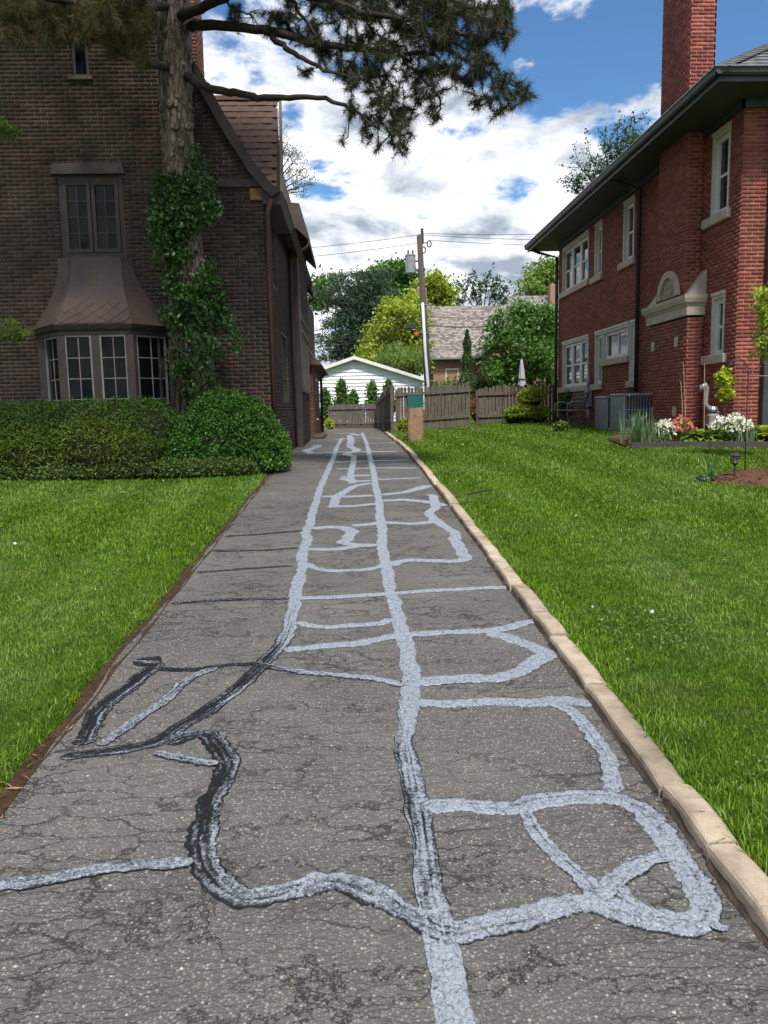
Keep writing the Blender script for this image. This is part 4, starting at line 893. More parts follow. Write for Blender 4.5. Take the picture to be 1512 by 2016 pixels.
obj('arch_panel', MB().loft([[(x, yc+ri*math.cos(a), zc+ri*math.sin(a)) for a in ang] for x in (BX-0.02, BX+0.01)]), simple('stained_limestone', (0.42, 0.36, 0.25), (0.20, 0.18, 0.14), 0.9, 7, 30, 0.6, 0.02), cap_)
for y, z, h in ((16.95, 2.72, 0.2), (15.72, 2.72, 0.2), (16.95, 1.35, 0.2), (15.72, 1.35, 0.2)): obj('stone_block', MB().bev((BX-0.016, y, z), (BX+0.02, y+0.16, z+h), 0.005), M['stone'], rh_)
obj('stone_block', MB().bev((W-0.016, 17.45, 1.98), (W+0.02, 17.75, 2.08), 0.005), M['stone'], rh_)
# eaves, gutter, hip roof
OV = 0.86; EX, EN, EB, EZ_ = W-OV, YN-OV, YB+OV, 6.80
obj('soffit', MB().box((EX+0.05, EN+0.05, 6.70), (15.9, EB-0.05, 6.75)), M['trim'], rh_)
obj('frieze_board', MB().box((W-0.05, YN-0.05, 6.57), (W-0.005, YB, 6.70)), M['trim'], rh_)
obj('frieze_board', MB().box((W-0.05, YN-0.05, 6.57), (15, YN-0.008, 6.70)), M['trim'], rh_)
obj('fascia', MB().box((EX+0.02, EN+0.02, 6.68), (EX+0.06, EB-0.02, 6.86)), M['trim'], rh_)
obj('fascia', MB().box((EX+0.06, EN+0.02, 6.68), (15.9, EN+0.06, 6.86)), M['trim'], rh_)
def gutter(p, q, out_):
    p = np.array(p, float); q = np.array(q, float); o2 = np.array(out_, float); Z = np.array([0, 0, 1.0])
    prof = [(0, 0), (0.06, 0), (0.085, 0.03), (0.10, 0.10), (0.092, 0.10), (0.0, 0.02)]
    return MB().loft([[c+o2*a+Z*b for a, b in prof] for c in (p, q)])
gt = obj('gutter', gutter((EX+0.02, EN-0.08, 6.76), (EX+0.02, EB, 6.76), (-1, 0, 0)), M['trim'], rh_)
gt2 = obj('gutter', gutter((EX-0.08, EN+0.02, 6.76), (15.9, EN+0.02, 6.76), (0, -1, 0)), M['trim'], rh_)
obj('drip_edge', MB().box((EX-0.10, EN-0.1, 6.862), (EX-0.07, EB, 6.882)), M['trimlight'], gt)
obj('drip_edge', MB().box((EX-0.10, EN-0.105, 6.862), (15.9, EN-0.072, 6.882)), M['trimlight'], gt2)
PS = 0.62; RW = 4.9
hr = MB(); zt = 6.87+PS*RW
A = [(EX-0.03, EN-0.03, 6.865), (16.0, EN-0.03, 6.865), (16.0, EB, 6.865), (EX-0.03, EB, 6.865), (EX+RW, EN+RW, zt), (EX+RW, EB-RW, zt), (16.0, EN+RW, zt)]
hr.add(A, [(0, 1, 6, 4), (0, 4, 5, 3), (3, 5, 6, 2), (4, 6, 5)]); roof = obj('roof', hr, M['slate'], rh_)
# slates that can be told apart over the near eave, plus hip tiles
dv = np.array([0, 1, PS]); dv /= np.linalg.norm(dv); nv = np.array([0, -dv[2], dv[1]])
sm = []
for k in range(3):
    w = 0.30; hh = 0.26
    a0 = np.array([0.005, 0, 0]); a1 = np.array([w-0.005, 0, 0])
    b0 = nv*(0.016+0.004*k); me = MB().add([a0+b0, a1+b0, a1+dv*hh*1.4+nv*0.002, a0+dv*hh*1.4+nv*0.002, a0, a1], [(0, 1, 2, 3), (4, 5, 1, 0), (4, 0, 3), (1, 5, 2)]).mesh('slate'); me.materials.append(M['slate']); sm.append(me)
for i in range(9):
    for k in range(9):
        x = EX+0.1+i*0.215+k*0.30+(0.15 if i % 2 else 0); p = np.array([x, EN-0.02, 6.87])+dv*(i*0.26)+nv*0.004
        if k < 7: obj('slate', sm[random.randrange(3)], None, roof, loc=p)
hd = np.array([1, 1, PS]); hd /= np.linalg.norm(hd)
for i in range(22):
    p = np.array([EX-0.02, EN-0.02, 6.885])+hd*i*0.2; s1 = np.array([0.15, -0.15, 0.0])/1.0
    obj('hip_tile', MB().add([p+s1*0.9+np.array([0, 0, -0.075*0.5]), p+np.array([0, 0, 0.045]), p-s1*0.9+np.array([0, 0, -0.075*0.5]), p+hd*0.25+s1*0.9+np.array([0, 0, -0.07]), p+hd*0.25+np.array([0, 0, 0.012]), p+hd*0.25-s1*0.9+np.array([0, 0, -0.07])], [(0, 1, 4, 3), (1, 2, 5, 4), (0, 2, 1)]), M['slate'], roof)
obj('roof_flashing', MB().box((BX-0.12, 15.5, 6.89), (BX-0.02, 16.95, 7.02)), M['trimlight'], rh_)
# downspouts
obj('downspout', MB().tube([(EX+0.1, 18.75, 6.72), (EX+0.35, 18.75, 6.64), (W-0.07, 18.75, 6.5), (W-0.07, 18.75, 1.1)], 0.05, 8), M['metal_dark'], rh_, smooth=True)
obj('downspout', MB().tube([(EX+0.08, EB-0.3, 6.72), (EX+0.3, EB-0.4, 6.6), (W-0.07, YB-0.02, 6.35), (W-0.07, YB-0.02, 1.1)], 0.05, 8), M['trim'], rh_, smooth=True)
obj('corner_post', MB().bev((7.26, 13.86, 0.8), (7.40, 13.995, 6.6), 0.01), M['trim'], rh_)
mt = obj('meter_cabinet', MB().bev((W-0.16, 22.35, 1.55), (W-0.01, 22.65, 2.1), 0.015), M['galv'], rh_)
obj('conduit', MB().tube([(W-0.08, 22.5, 2.1), (W-0.08, 22.5, 2.45)], 0.05, 8), M['galv'], mt, smooth=True)
obj('conduit', MB().tube([(W-0.08, 22.5, 1.55), (W-0.08, 22.5, 1.05)], 0.03, 8), M['galv'], mt, smooth=True)

# ------------------------------------------------------------------ foliage helpers
def unit(n):
    v = rng.normal(size=(n, 3)); return v/np.linalg.norm(v, axis=1)[:, None]
def leaves(P, size, aspect=0.5, up=None, droop=0.0, fold=0.25, jitter=0.35, curl=0.15, outward=None, out_w=0.0):
    """one folded leaf (two faces) at each point; returns V, F, rnd"""
    n = len(P); d = unit(n)
    if outward is not None: d = d*(1-out_w)+outward*out_w
    d[:, 2] -= droop; d /= np.linalg.norm(d, axis=1)[:, None]+1e-9
    a = np.cross(d, unit(n)); a /= np.linalg.norm(a, axis=1)[:, None]+1e-9
    nn = np.cross(d, a)
    s = size*(1+jitter*(rng.random(n)*2-1)); w = s*aspect*0.5
    base = P-d*(s*0.5)[:, None]; tip = P+d*(s*0.5)[:, None]-nn*(s*curl)[:, None]
    l = P+a*w[:, None]+nn*(w*fold)[:, None]; r = P-a*w[:, None]+nn*(w*fold)[:, None]
    V = np.stack([base, l, tip, r], 1).reshape(-1, 3)
    b = np.arange(n)[:, None]*4
    F = np.concatenate([b+np.array([0, 1, 2]), b+np.array([0, 2, 3])])
    t = rng.random(n); return V, F, np.repeat(t, 4)
def merge(parts):
    V, F, T = [], [], []; k = 0
    for v, f, t in parts: V.append(v); F.append(f+k); T.append(t); k += len(v)
    return np.concatenate(V), np.concatenate(F), np.concatenate(T)
def clumped(blobs, n_cl, per, rc, shell=0.55):
    """clump centres in the outer part of ellipsoids, leaf points round each"""
    vols = np.array([b[1][0]*b[1][1]*b[1][2] for b in blobs])**0.7; pk = rng.choice(len(blobs), n_cl, p=vols/vols.sum())
    Cc = np.array([blobs[i][0] for i in pk], float); Rr = np.array([blobs[i][1] for i in pk], float)
    d = unit(n_cl); rad = shell+(1-shell)*rng.random(n_cl)**0.7
    P0 = Cc+d*Rr*rad[:, None]
    P = np.repeat(P0, per, 0)+rng.normal(size=(n_cl*per, 3))*rc*np.array([1, 1, 0.7])
    return P0, P
def limb_tree(base, top, targets, r0, mat, parent, nm='trunk', wig=0.05):
    """trunk with limbs that reach the clump targets"""
    base = np.array(base, float); top = np.array(top, float)
    m = MB(); pts = [base+(top-base)*t+np.array([math.sin(t*5+base[0])*wig, math.cos(t*4+base[1])*wig, 0]) for t in np.linspace(0, 1, 9)]
    m.tube(pts, [r0*(1.25 if i == 0 else 1)*(1-0.75*i/8) for i in range(9)], 8)
    for T in targets:
        T = np.array(T, float); f = min(0.92, max(0.25, (T[2]-base[2])/(top[2]-base[2]+1e-6)*0.75)); S0 = base+(top-base)*f
        mid = (S0+T)/2+np.array([0, 0, 0.06*np.linalg.norm(T-S0)])
        m.tube([S0, mid, T], [r0*0.32*(1-f*0.5), r0*0.2, r0*0.06], 5)
    return obj(nm, m, mat, parent, smooth=True)
def tree(name, label, base, h, blobs, n_cl, per, rc, leaf, mat, r0, group=None, cat='tree', shell=0.5, aspect=0.6, tmat=None, limbs=12, top=None, droop=0.15):
    t = thing(name, base, label, cat, group)
    P0, P = clumped(blobs, n_cl, per, rc, shell)
    obj('crown', npmesh('crown', *leaves(P, leaf, aspect, droop=droop)), mat, t)
    tp = top if top is not None else (base[0], base[1], base[2]+h*0.8)
    limb_tree(base, tp, P0[rng.choice(len(P0), min(limbs, len(P0)), replace=False)], r0, tmat or M['twig'], t)
    return t

# ------------------------------------------------------------------ grass
def grass(name, xy, hgt, wid, lean=0.5, kindlabel=None):
    n = len(xy); z = terr(xy[:, 0], xy[:, 1])-0.004
    P = np.c_[xy, z]; a = rng.random(n)*2*math.pi
    sd = np.c_[np.cos(a), np.sin(a), np.zeros(n)]
    b = a+math.pi/2+rng.normal(size=n)*0.5; ld = np.c_[np.cos(b), np.sin(b), np.zeros(n)]*(np.abs(rng.normal(size=n))*lean)[:, None]
    st = np.tanh(4*np.sin(2*math.pi*(xy[:, 0]+0.04*xy[:, 1])/1.1)); ld[:, 1] += 0.15*st     # mower passes lay the blades away and towards
    h = hgt*(0.55+0.75*rng.random(n)); w = wid*(0.7+0.6*rng.random(n))
    up = np.array([0, 0, 1.0])
    p0 = P-sd*(w/2)[:, None]; p1 = P+sd*(w/2)[:, None]
    md = P+(up*0.6+ld*0.35)*h[:, None]; p2 = md-sd*(w*0.42)[:, None]; p3 = md+sd*(w*0.42)[:, None]
    tp = P+(up*0.92+ld*1.0)*h[:, None]
    V = np.stack([p0, p1, p2, p3, tp], 1).reshape(-1, 3); k = np.arange(n)[:, None]*5
    F = np.concatenate([k+np.array([0, 1, 3]), k+np.array([0, 3, 2]), k+np.array([2, 3, 4])])
    t = np.clip(rng.random(n)*0.9+np.where(rng.random(n) < 0.035, 0.4, 0), 0, 1)
    return npmesh(name, V, F, np.repeat(t, 5))
def scatter(n, x0, x1, y0, y1, keep):
    p = np.c_[rng.uniform(x0, x1, n), rng.uniform(y0, y1, n)]; return p[keep(p[:, 0], p[:, 1])]
def infr(x, y, m=0.35):                       # what the lens can see, with a margin for a step to the side
    s = x/np.maximum(y, 0.1); return (s < 0.535+m/np.maximum(y, 0.5)*2.2) & (s > -0.445-m/np.maximum(y, 0.5)*2.2)
edgeR = lambda x, y: (x > 1.247+0.02*np.sin(y*9)+0.018*np.sin(y*23)) & infr(x, y) & ~((((x-5.45)/0.85)**2+((y-9.9)/0.55)**2) < 1) & ~((x > 4.75) & (y > 13.35-0.18*(x-4.75)) & (y < 16.6))
edgeL = lambda x, y: (x < DL-0.020-0.012*np.sin(y*3.1)-0.014*np.sin(y*7.7+1)) & infr(x, y) & (y < 13.35+0.02*np.sin(x*5))
zones = [(2.0, 4.2, 13000, 0.029, 0.0036), (4.2, 7.0, 6800, 0.031, 0.0052), (7.0, 11.0, 2900, 0.043, 0.008), (11.0, 17.0, 1250, 0.046, 0.012), (17.0, 27.2, 520, 0.05, 0.018)]
for nm, ed, xa, lb in (('right_lawn_grass', edgeR, (1.25, None), 'mown green grass of the lawn right of the kerb'), ('left_lawn_grass', edgeL, (None, DL), 'mown green grass of the lawn left of the driveway')):
    root = None; Vv = []
    for (a, b, dens, hh, ww) in zones:
        if nm[0] == 'l' and a > 13.4: continue
        x0, x1 = (1.25, 0.56*b+0.8) if nm[0] == 'r' else (-0.47*b-0.6, DL)
        if x1 <= x0: continue
        xy = scatter(int((x1-x0)*(b-a)*dens), x0, x1, a, b, ed)
        if len(xy) < 10: continue
        me = grass(nm, xy, hh, ww)
        if root is None: root = obj('lawn_grass', me, M['grass'], None, lb, 'grass', kind='stuff')
        else: obj('grass_zone', me, M['grass'], root, kind='stuff')
# longer blades hanging over the kerb and the soil edge
yy = rng.uniform(1.6, 17, 5200); yy = 1.6+(yy-1.6)**1.25/(15.4**0.25)
obj('kerb_edge_grass', grass('kerb_edge_grass', np.c_[1.252+np.abs(rng.normal(size=len(yy)))*0.05, yy], 0.055, 0.005, 0.9), M['grass'], None, 'longer grass leaning over the kerb', 'grass', kind='stuff')
yy = rng.uniform(2.0, 13.2, 3600)
obj('soil_edge_grass', grass('soil_edge_grass', np.c_[DL-0.035-np.abs(rng.normal(size=len(yy)))*0.05, yy], 0.05, 0.005, 0.9), M['grass'], None, 'ragged grass along the bare soil edge of the driveway', 'grass', kind='stuff')
# clover and fallen petals
xy = scatter(900, 1.3, 3.4, 2.2, 5.0, edgeR); xy = xy[(np.sin(xy[:, 0]*4.0+1)*np.sin(xy[:, 1]*3.1) > 0.25)]
P = np.c_[xy, terr(xy[:, 0], xy[:, 1])+0.045]; P = np.repeat(P, 5, 0)+rng.normal(size=(len(P)*5, 3))*np.array([0.02, 0.02, 0.006])
obj('clover', npmesh('clover', *leaves(P, 0.016, 0.9)), M['cover'], None, 'small clover leaves scattered in the right lawn', 'clover', kind='stuff')
xy = np.r_[scatter(75, 1.4, 8, 4, 20, edgeR), scatter(9, -6, -1.6, 4, 13, edgeL)]; P = np.c_[xy, terr(xy[:, 0], xy[:, 1])+0.05]
obj('fallen_petals', npmesh('fallen_petals', *leaves(P, 0.028, 0.8)), M['petal_w'], None, 'tiny pale petals fallen on the lawns', 'petals', kind='stuff')
P = np.c_[rng.normal(size=90)*0.2-1.40, rng.uniform(1.9, 3.6, 90)]; P = P[(P[:, 0] > -1.7) & (P[:, 0] < -1.22)]; P = np.c_[P, gz(P[:, 1])+0.008]
v_, f_, t_ = leaves(P, 0.09, 0.05); v_[:, 2] = np.repeat(P[:, 2], 4)+rng.random(len(v_))*0.012
obj('dry_grass_clippings', npmesh('dry_grass_clippings', v_, f_, t_), M['bamboo'], None, 'dry straw clippings along the left edge of the driveway', 'clippings', kind='stuff')

# ------------------------------------------------------------------ planting in front of the left house
def mound(name, label, cat, blobs, n, leaf, mat, aspect=0.5, group=None, base=None, lump=0.10, droop=0.0, stems=True):
    """shrub: leaves over lumpy mounds with a solid heart coloured as inner shade"""
    b0 = base if base is not None else (blobs[0][0][0], blobs[0][0][1], float(terr(blobs[0][0][0], blobs[0][0][1])))
    t = thing(name, b0, label, cat, group)
    areas = np.array([(b[1][0]*b[1][1]+b[1][0]*b[1][2]+b[1][1]*b[1][2]) for b in blobs]); pk = rng.choice(len(blobs), n, p=areas/areas.sum())
    Cc = np.array([b[0] for b in blobs], float)[pk]; Rr = np.array([b[1] for b in blobs], float)[pk]
    d = unit(n); d[:, 2] = np.where(d[:, 2] < -0.3, -d[:, 2], d[:, 2])
    ph = np.array([[5.1, 2.2], [3.7, 7.1], [9.3, 4.4]])
    lum = sum(np.sin(d[:, 0]*f1*1.7+d[:, 2]*f2+pk)*np.cos(d[:, 1]*f1+d[:, 2]*f1*1.3) for f1, f2 in ph)/3
    P = Cc+d*Rr*(1+lump*lum*1.5+lump*0.6*rng.normal(size=n)-np.abs(rng.normal(size=n))*0.05)[:, None]
    g0 = terr(P[:, 0], P[:, 1]); P = P[P[:, 2] > g0+0.02]; dd = d[:len(P)]
    obj('foliage', npmesh('foliage', *leaves(P, leaf, aspect, droop=droop)), mat, t)
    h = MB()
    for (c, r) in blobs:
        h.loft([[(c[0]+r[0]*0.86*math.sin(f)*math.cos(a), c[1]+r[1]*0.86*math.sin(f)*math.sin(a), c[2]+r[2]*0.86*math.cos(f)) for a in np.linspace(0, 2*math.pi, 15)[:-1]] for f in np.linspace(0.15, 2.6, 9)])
    obj('shade_core', h, M['core'], t, smooth=True)
    return t
zL = float(terr(-3, 13.6))
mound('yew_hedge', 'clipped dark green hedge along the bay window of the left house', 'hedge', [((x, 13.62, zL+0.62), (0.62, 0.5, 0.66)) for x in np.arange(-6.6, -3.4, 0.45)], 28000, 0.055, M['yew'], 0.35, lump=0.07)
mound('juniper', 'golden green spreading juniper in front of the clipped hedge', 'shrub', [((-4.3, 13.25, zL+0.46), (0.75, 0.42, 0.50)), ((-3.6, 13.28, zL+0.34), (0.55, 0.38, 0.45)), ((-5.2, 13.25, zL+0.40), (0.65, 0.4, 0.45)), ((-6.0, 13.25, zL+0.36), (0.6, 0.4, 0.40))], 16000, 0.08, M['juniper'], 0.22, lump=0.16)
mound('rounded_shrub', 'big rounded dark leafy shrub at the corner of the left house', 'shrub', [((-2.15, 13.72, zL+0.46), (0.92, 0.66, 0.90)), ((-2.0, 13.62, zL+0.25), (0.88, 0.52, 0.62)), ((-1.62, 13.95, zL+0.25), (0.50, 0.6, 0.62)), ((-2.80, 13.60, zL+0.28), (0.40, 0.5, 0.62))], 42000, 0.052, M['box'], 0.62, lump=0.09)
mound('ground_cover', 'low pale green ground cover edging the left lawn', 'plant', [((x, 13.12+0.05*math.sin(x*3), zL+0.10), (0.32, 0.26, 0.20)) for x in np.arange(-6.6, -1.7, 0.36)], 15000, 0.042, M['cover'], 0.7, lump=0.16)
mound('corner_perennial', 'small pale plant where the shrub meets the driveway', 'plant', [((-1.50, 14.3, 0.66), (0.13, 0.3, 0.15))], 900, 0.05, M['cover'], 0.6, lump=0.2)
# sprays of a plant at the left edge of the picture
t = thing('ornamental_cedar', (-6.6, 13.9, zL), 'pale feathery cedar sprays reaching in beside the bay window', 'tree')
bl = [(at(28, 655, 13.4), (0.32, 0.3, 0.14)), (at(-10, 640, 13.4), (0.35, 0.3, 0.2)), (at(5, 258, 13.4), (0.22, 0.2, 0.15)), (at(-30, 240, 13.4), (0.3, 0.3, 0.2))]
P0, P = clumped(bl, 70, 40, 0.05, 0.2)
obj('crown', npmesh('crown', *leaves(P, 0.085, 0.16, droop=0.2)), M['leaf_will'], t)
limb_tree((-6.6, 13.9, zL), (-6.3, 13.6, 6.6), [b[0] for b in bl], 0.12, M['twig'], t)

# ------------------------------------------------------------------ the pine
pine = thing('pine_tree', (-2.6, 14.05, zL), 'tall pine with scaly grey-brown trunk in front of the left house', 'tree')
tp = [at(u, v, 14.05) for u, v in ((400, 900), (396, 800), (388, 700), (380, 600), (370, 500), (360, 400), (351, 300), (346, 200), (344, 100), (343, 0), (341, -120), (338, -300), (330, -520))]
tr = [0.31, 0.295, 0.275, 0.27, 0.27, 0.27, 0.275, 0.28, 0.285, 0.275, 0.25, 0.22, 0.15]
# trunk with scale plates pushed in and out
loops = []; nseg = 150; ns = 40; r_ = np.random.default_rng(5)
sT = np.linspace(0, len(tp)-1, nseg); TP = np.array(tp)
gr = r_.normal(size=(nseg+8, ns)); 
for ax in range(3): gr = (gr+np.roll(gr, 1, 0)+0.6*np.roll(gr, -1, 0))/1.9
for i, s_ in enumerate(sT):
    c = np.array([np.interp(s_, range(len(tp)), TP[:, k]) for k in range(3)]); rr = 0.94*float(np.interp(s_, range(len(tp)), tr))
    loops.append([(c[0]+(rr+0.010*gr[i, k])*math.cos(2*math.pi*k/ns), c[1]+(rr+0.010*gr[i, k])*math.sin(2*math.pi*k/ns), c[2]) for k in range(ns)])
trunk = obj('trunk', MB().loft(loops), M['bark'], pine)
for (u, v) in ((333, 205), (371, 250), (345, 250), (338, 335), (356, 285)):
    p = at(u, v, 13.77); obj('branch_scar', MB().tube([p, p+np.array([0, -0.045, 0]), p+np.array([0, -0.05, 0])], [0.075, 0.055, 0.03], 10), M['bark'], trunk, smooth=True)
flakes = []
for k in range(260):
    s_ = r_.uniform(0.8, 10); c = np.array([np.interp(s_, range(len(tp)), TP[:, j]) for j in range(3)]); rr = float(np.interp(s_, range(len(tp)), tr)); a = r_.uniform(0, 2*math.pi)
    n_ = np.array([math.cos(a), math.sin(a), 0]); tg = np.array([-math.sin(a), math.cos(a), 0]); w, h = r_.uniform(0.02, 0.045), r_.uniform(0.05, 0.13)
    q = c+n_*(rr+0.004); lift = r_.uniform(0.01, 0.03)
    flakes.append((q-tg*w, q+tg*w*0.8, q+tg*w+np.array([0, 0, -h])+n_*lift, q-tg*w*0.7+np.array([0, 0, -h*1.1])+n_*lift))
fm_ = MB()
for f in flakes: fm_.add(f, [(0, 1, 2, 3)])
obj('bark_flakes', fm_, M['bark'], trunk, kind='stuff')
BR = [  # (photo points with their distance, start radius, end radius)
 ([(352, 35, 13.95), (400, 12, 13.0), (460, -12, 12.6), (560, -40, 12.2), (680, -45, 11.9)], 0.085, 0.03),
 ([(375, 52, 13.95), (420, 47, 13.1), (523, 60, 12.6), (628, 87, 12.2), (700, 96, 12.0), (777, 102, 11.8), (860, 108, 11.6)], 0.085, 0.02),
 ([(523, 62, 12.6), (560, 92, 12.4), (598, 119, 12.2), (657, 144, 12.0), (720, 158, 11.8)], 0.05, 0.015),
 ([(365, 150, 13.95), (405, 172, 13.2), (460, 184, 12.9), (514, 193, 12.6), (580, 192, 12.3), (643, 191, 12.1), (697, 218, 11.9), (740, 250, 11.8)], 0.075, 0.015),
 ([(560, -40, 12.2), (600, -8, 12.0), (643, 0, 11.9), (722, 27, 11.7), (816, 40, 11.5), (900, 60, 11.3), (960, 80, 11.2)], 0.06, 0.018),
 ([(560, -30, 12.3), (585, 20, 12.2), (628, 79, 12.0)], 0.03, 0.015),
 ([(680, -45, 11.9), (780, -20, 11.6), (880, 0, 11.3), (960, 20, 11.1)], 0.04, 0.012),
 ([(816, 40, 11.5), (870, 90, 11.4), (930, 130, 11.3), (990, 160, 11.2), (1040, 180, 11.1)], 0.03, 0.01),
 ([(777, 102, 11.8), (830, 150, 11.7), (870, 200, 11.6), (860, 240, 11.6)], 0.025, 0.01),
 ([(720, 158, 11.8), (760, 200, 11.7), (785, 260, 11.6), (790, 300, 11.6)], 0.022, 0.009),
 ([(440, 2, 12.8), (470, 20, 12.6), (500, 35, 12.5)], 0.02, 0.01),
]
nodes = []
def smoothline(pts, n):
    P = np.array(pts); s = np.linspace(0, len(P)-1, n); Q = np.stack([np.interp(s, range(len(P)), P[:, k]) for k in range(3)], 1)
    pad = np.r_[Q[:1], Q, Q[-1:]]; return (pad[:-2]+pad[1:-1]*2+pad[2:])/4
for pts, ra, rb in BR:
    Q = smoothline([at(*p) for p in pts], len(pts)*4)
    Q[1:-1] += np.random.default_rng(3).normal(size=(len(Q)-2, 3))*0.012
    obj('branch', MB().tube(Q, list(np.linspace(ra, rb, len(Q))), 8), M['branch'], pine, smooth=True)
    nodes += [q for q in Q[len(Q)//4:]]
blobs_px = [(470,25,28),(540,45,35),(600,65,38),(560,15,30),(640,25,40),(700,40,50),(760,40,60),(830,30,60),(900,40,60),(960,30,50),(995,60,26),(995,15,28),
 (640,105,36),(700,115,42),(760,118,48),(830,108,48),(900,108,48),(955,105,36),(608,145,18),(690,160,36),(750,178,42),(810,178,40),(870,158,35),(930,150,38),(990,165,32),(1035,180,26),(1000,198,20),(972,222,20),(940,200,22),
 (840,222,20),(858,238,14),(790,225,32),(740,225,32),(700,208,20),(688,245,12),(668,283,10),(720,270,18),(770,265,28),(790,296,16),(742,292,14),(800,250,22),(880,5,60),(780,-10,60),(680,-10,50)]
def tufts_from(blobs_px, dens, ya, yb, dfun):
    T = []
    for (u, v, r) in blobs_px:
        n = max(2, int(dens*r*r/100.0))
        for k in range(n):
            a = random.uniform(0, 2*math.pi); q = r*math.sqrt(random.random()); uu, vv = u+q*math.cos(a), v+q*math.sin(a)*0.9
            T.append(at(uu, vv, dfun(uu)+random.gauss(0, 0.35)))
    return T
T = tufts_from(blobs_px, 1.9, 0, 0, lambda u: 13.2-(u-400)/600*1.9)
def connect(T, nodes, parent, r=0.006):
    ND = [np.array(q) for q in nodes]; order = sorted(range(len(T)), key=lambda i: min(np.linalg.norm(np.array(ND)-T[i], axis=1)))
    m = MB(); D = []
    for i in order:
        A = np.array(ND); p = T[i]; d = np.linalg.norm(A-p, axis=1); j = int(d.argmin()); q = A[j]
        mid = (p+q)/2+np.array([random.gauss(0, 0.03), random.gauss(0, 0.03), random.gauss(-0.02, 0.03)])
        m.tube([q, mid, p], [r*1.5, r*1.2, r], 4); ND += [mid, p]; e = p-q; D.append((p, e/(np.linalg.norm(e)+1e-6)))
    obj('twigs', m, M['branch'], parent, kind='stuff')
    return D
def needles(D, per, ln, wd, spread, droop, back=0.10):
    P = np.array([d[0] for d in D]); E = np.array([d[1] for d in D]); n = len(P)
    s = np.repeat(np.arange(n), per); m = len(s)
    dr = E[s]*rng.uniform(-0.1, 1.1, (m, 1))*spread+unit(m)*0.95; dr[:, 2] -= droop; dr /= np.linalg.norm(dr, axis=1)[:, None]
    o = P[s]-E[s]*(rng.random((m, 1))*back); L = ln*(0.7+0.5*rng.random(m))
    a = np.cross(dr, unit(m)); a /= np.linalg.norm(a, axis=1)[:, None]
    V = np.stack([o-a*wd/2, o+a*wd/2, o+dr*L[:, None]+np.array([0, 0, -0.012])], 1).reshape(-1, 3)
    F = np.arange(m*3).reshape(-1, 3); return npmesh('needles', V, F, np.repeat(np.clip(rng.random(n)[s]*0.7+rng.random(m)*0.3, 0, 1), 3))
D = connect(T, nodes, pine)
obj('needles', needles(D, 95, 0.135, 0.0058, 0.9, 0.05, 0.2), M['needle'], pine, kind='stuff')
# the fading, drooping boughs left of the trunk
BL = [([(330, 130, 13.9), (300, 128, 12.9), (270, 120, 12.7), (220, 95, 12.5), (150, 60, 12.4)], 0.07, 0.02), ([(330, 10, 13.9), (280, 20, 13.0), (200, 10, 12.6), (100, 0, 12.3), (0, -10, 12.2)], 0.07, 0.02), ([(335, -30, 13.9), (250, -40, 12.8), (120, -40, 12.3), (-40, -30, 12)], 0.06, 0.02)]
nodes2 = []
for pts, ra, rb in BL:
    Q = smoothline([at(*p) for p in pts], len(pts)*4); obj('branch', MB().tube(Q, list(np.linspace(ra, rb, len(Q))), 8), M['branch'], pine, smooth=True); nodes2 += list(Q[4:])
bp = [(20,40,42),(65,58,38),(110,50,36),(160,25,45),(180,65,28),(205,40,45),(150,55,30),(250,60,36),(280,45,28),(225,95,24),(262,108,24),(285,118,16),(30,10,40),(100,5,45),(240,5,45),(300,25,15),(40,80,20)]
T2 = tufts_from(bp, 1.7, 0, 0, lambda u: 12.6)
D2 = connect(T2, nodes2, pine); D2 = [(p, np.array([e[0]*0.4, e[1]*0.4, -1.0])) for p, e in D2]
obj('drooping_needles', needles(D2, 110, 0.18, 0.0065, 0.8, 0.45), M['needle_gold'], pine, kind='stuff')

# the crown above, mostly over the photographer's view: it shades the house front
top_nodes = []
for k in range(16):
    z_ = 8.6+k*0.55; a = 2.4*k+0.4; L_ = (4.6-0.17*k); c0 = np.array([np.interp(z_, TP[:, 2], TP[:, j]) for j in range(3)])
    e_ = np.array([math.cos(a)*L_, math.sin(a)*L_, 0.5-0.02*k]); 
    if c0[1]+e_[1] > 14.3: e_[1] = 0.2
    if e_[1] < -2: e_[2] += 0.6
    Q = smoothline([c0, c0+e_*0.4+np.array([0, 0, 0.25]), c0+e_], 10); obj('branch', MB().tube(Q, list(np.linspace(0.07, 0.015, 10)), 6), M['branch'], pine, smooth=True); top_nodes += list(Q[3:])
T3 = []
for k in range(900):
    q = top_nodes[random.randrange(len(top_nodes))]+np.array([random.gauss(0, 0.45), random.gauss(0, 0.45), random.gauss(0.05, 0.3)])
    lim = at(0, -60, max(q[1], 5))[2]
    if q[2] > lim and q[1] < 14.4: T3.append(q)
for k in range(1000):                       # boughs that reach out over the lawn towards the street
    q = np.array([random.uniform(-6.2, -0.6), random.uniform(8.6, 13.2), 0.0]); q[2] = at(0, -90, q[1])[2]+random.uniform(0.0, 2.6); T3.append(q)
D3 = connect(T3, top_nodes, pine)
obj('upper_needles', needles(D3, 60, 0.22, 0.017, 0.9, 0.05), M['needle'], pine, kind='stuff')
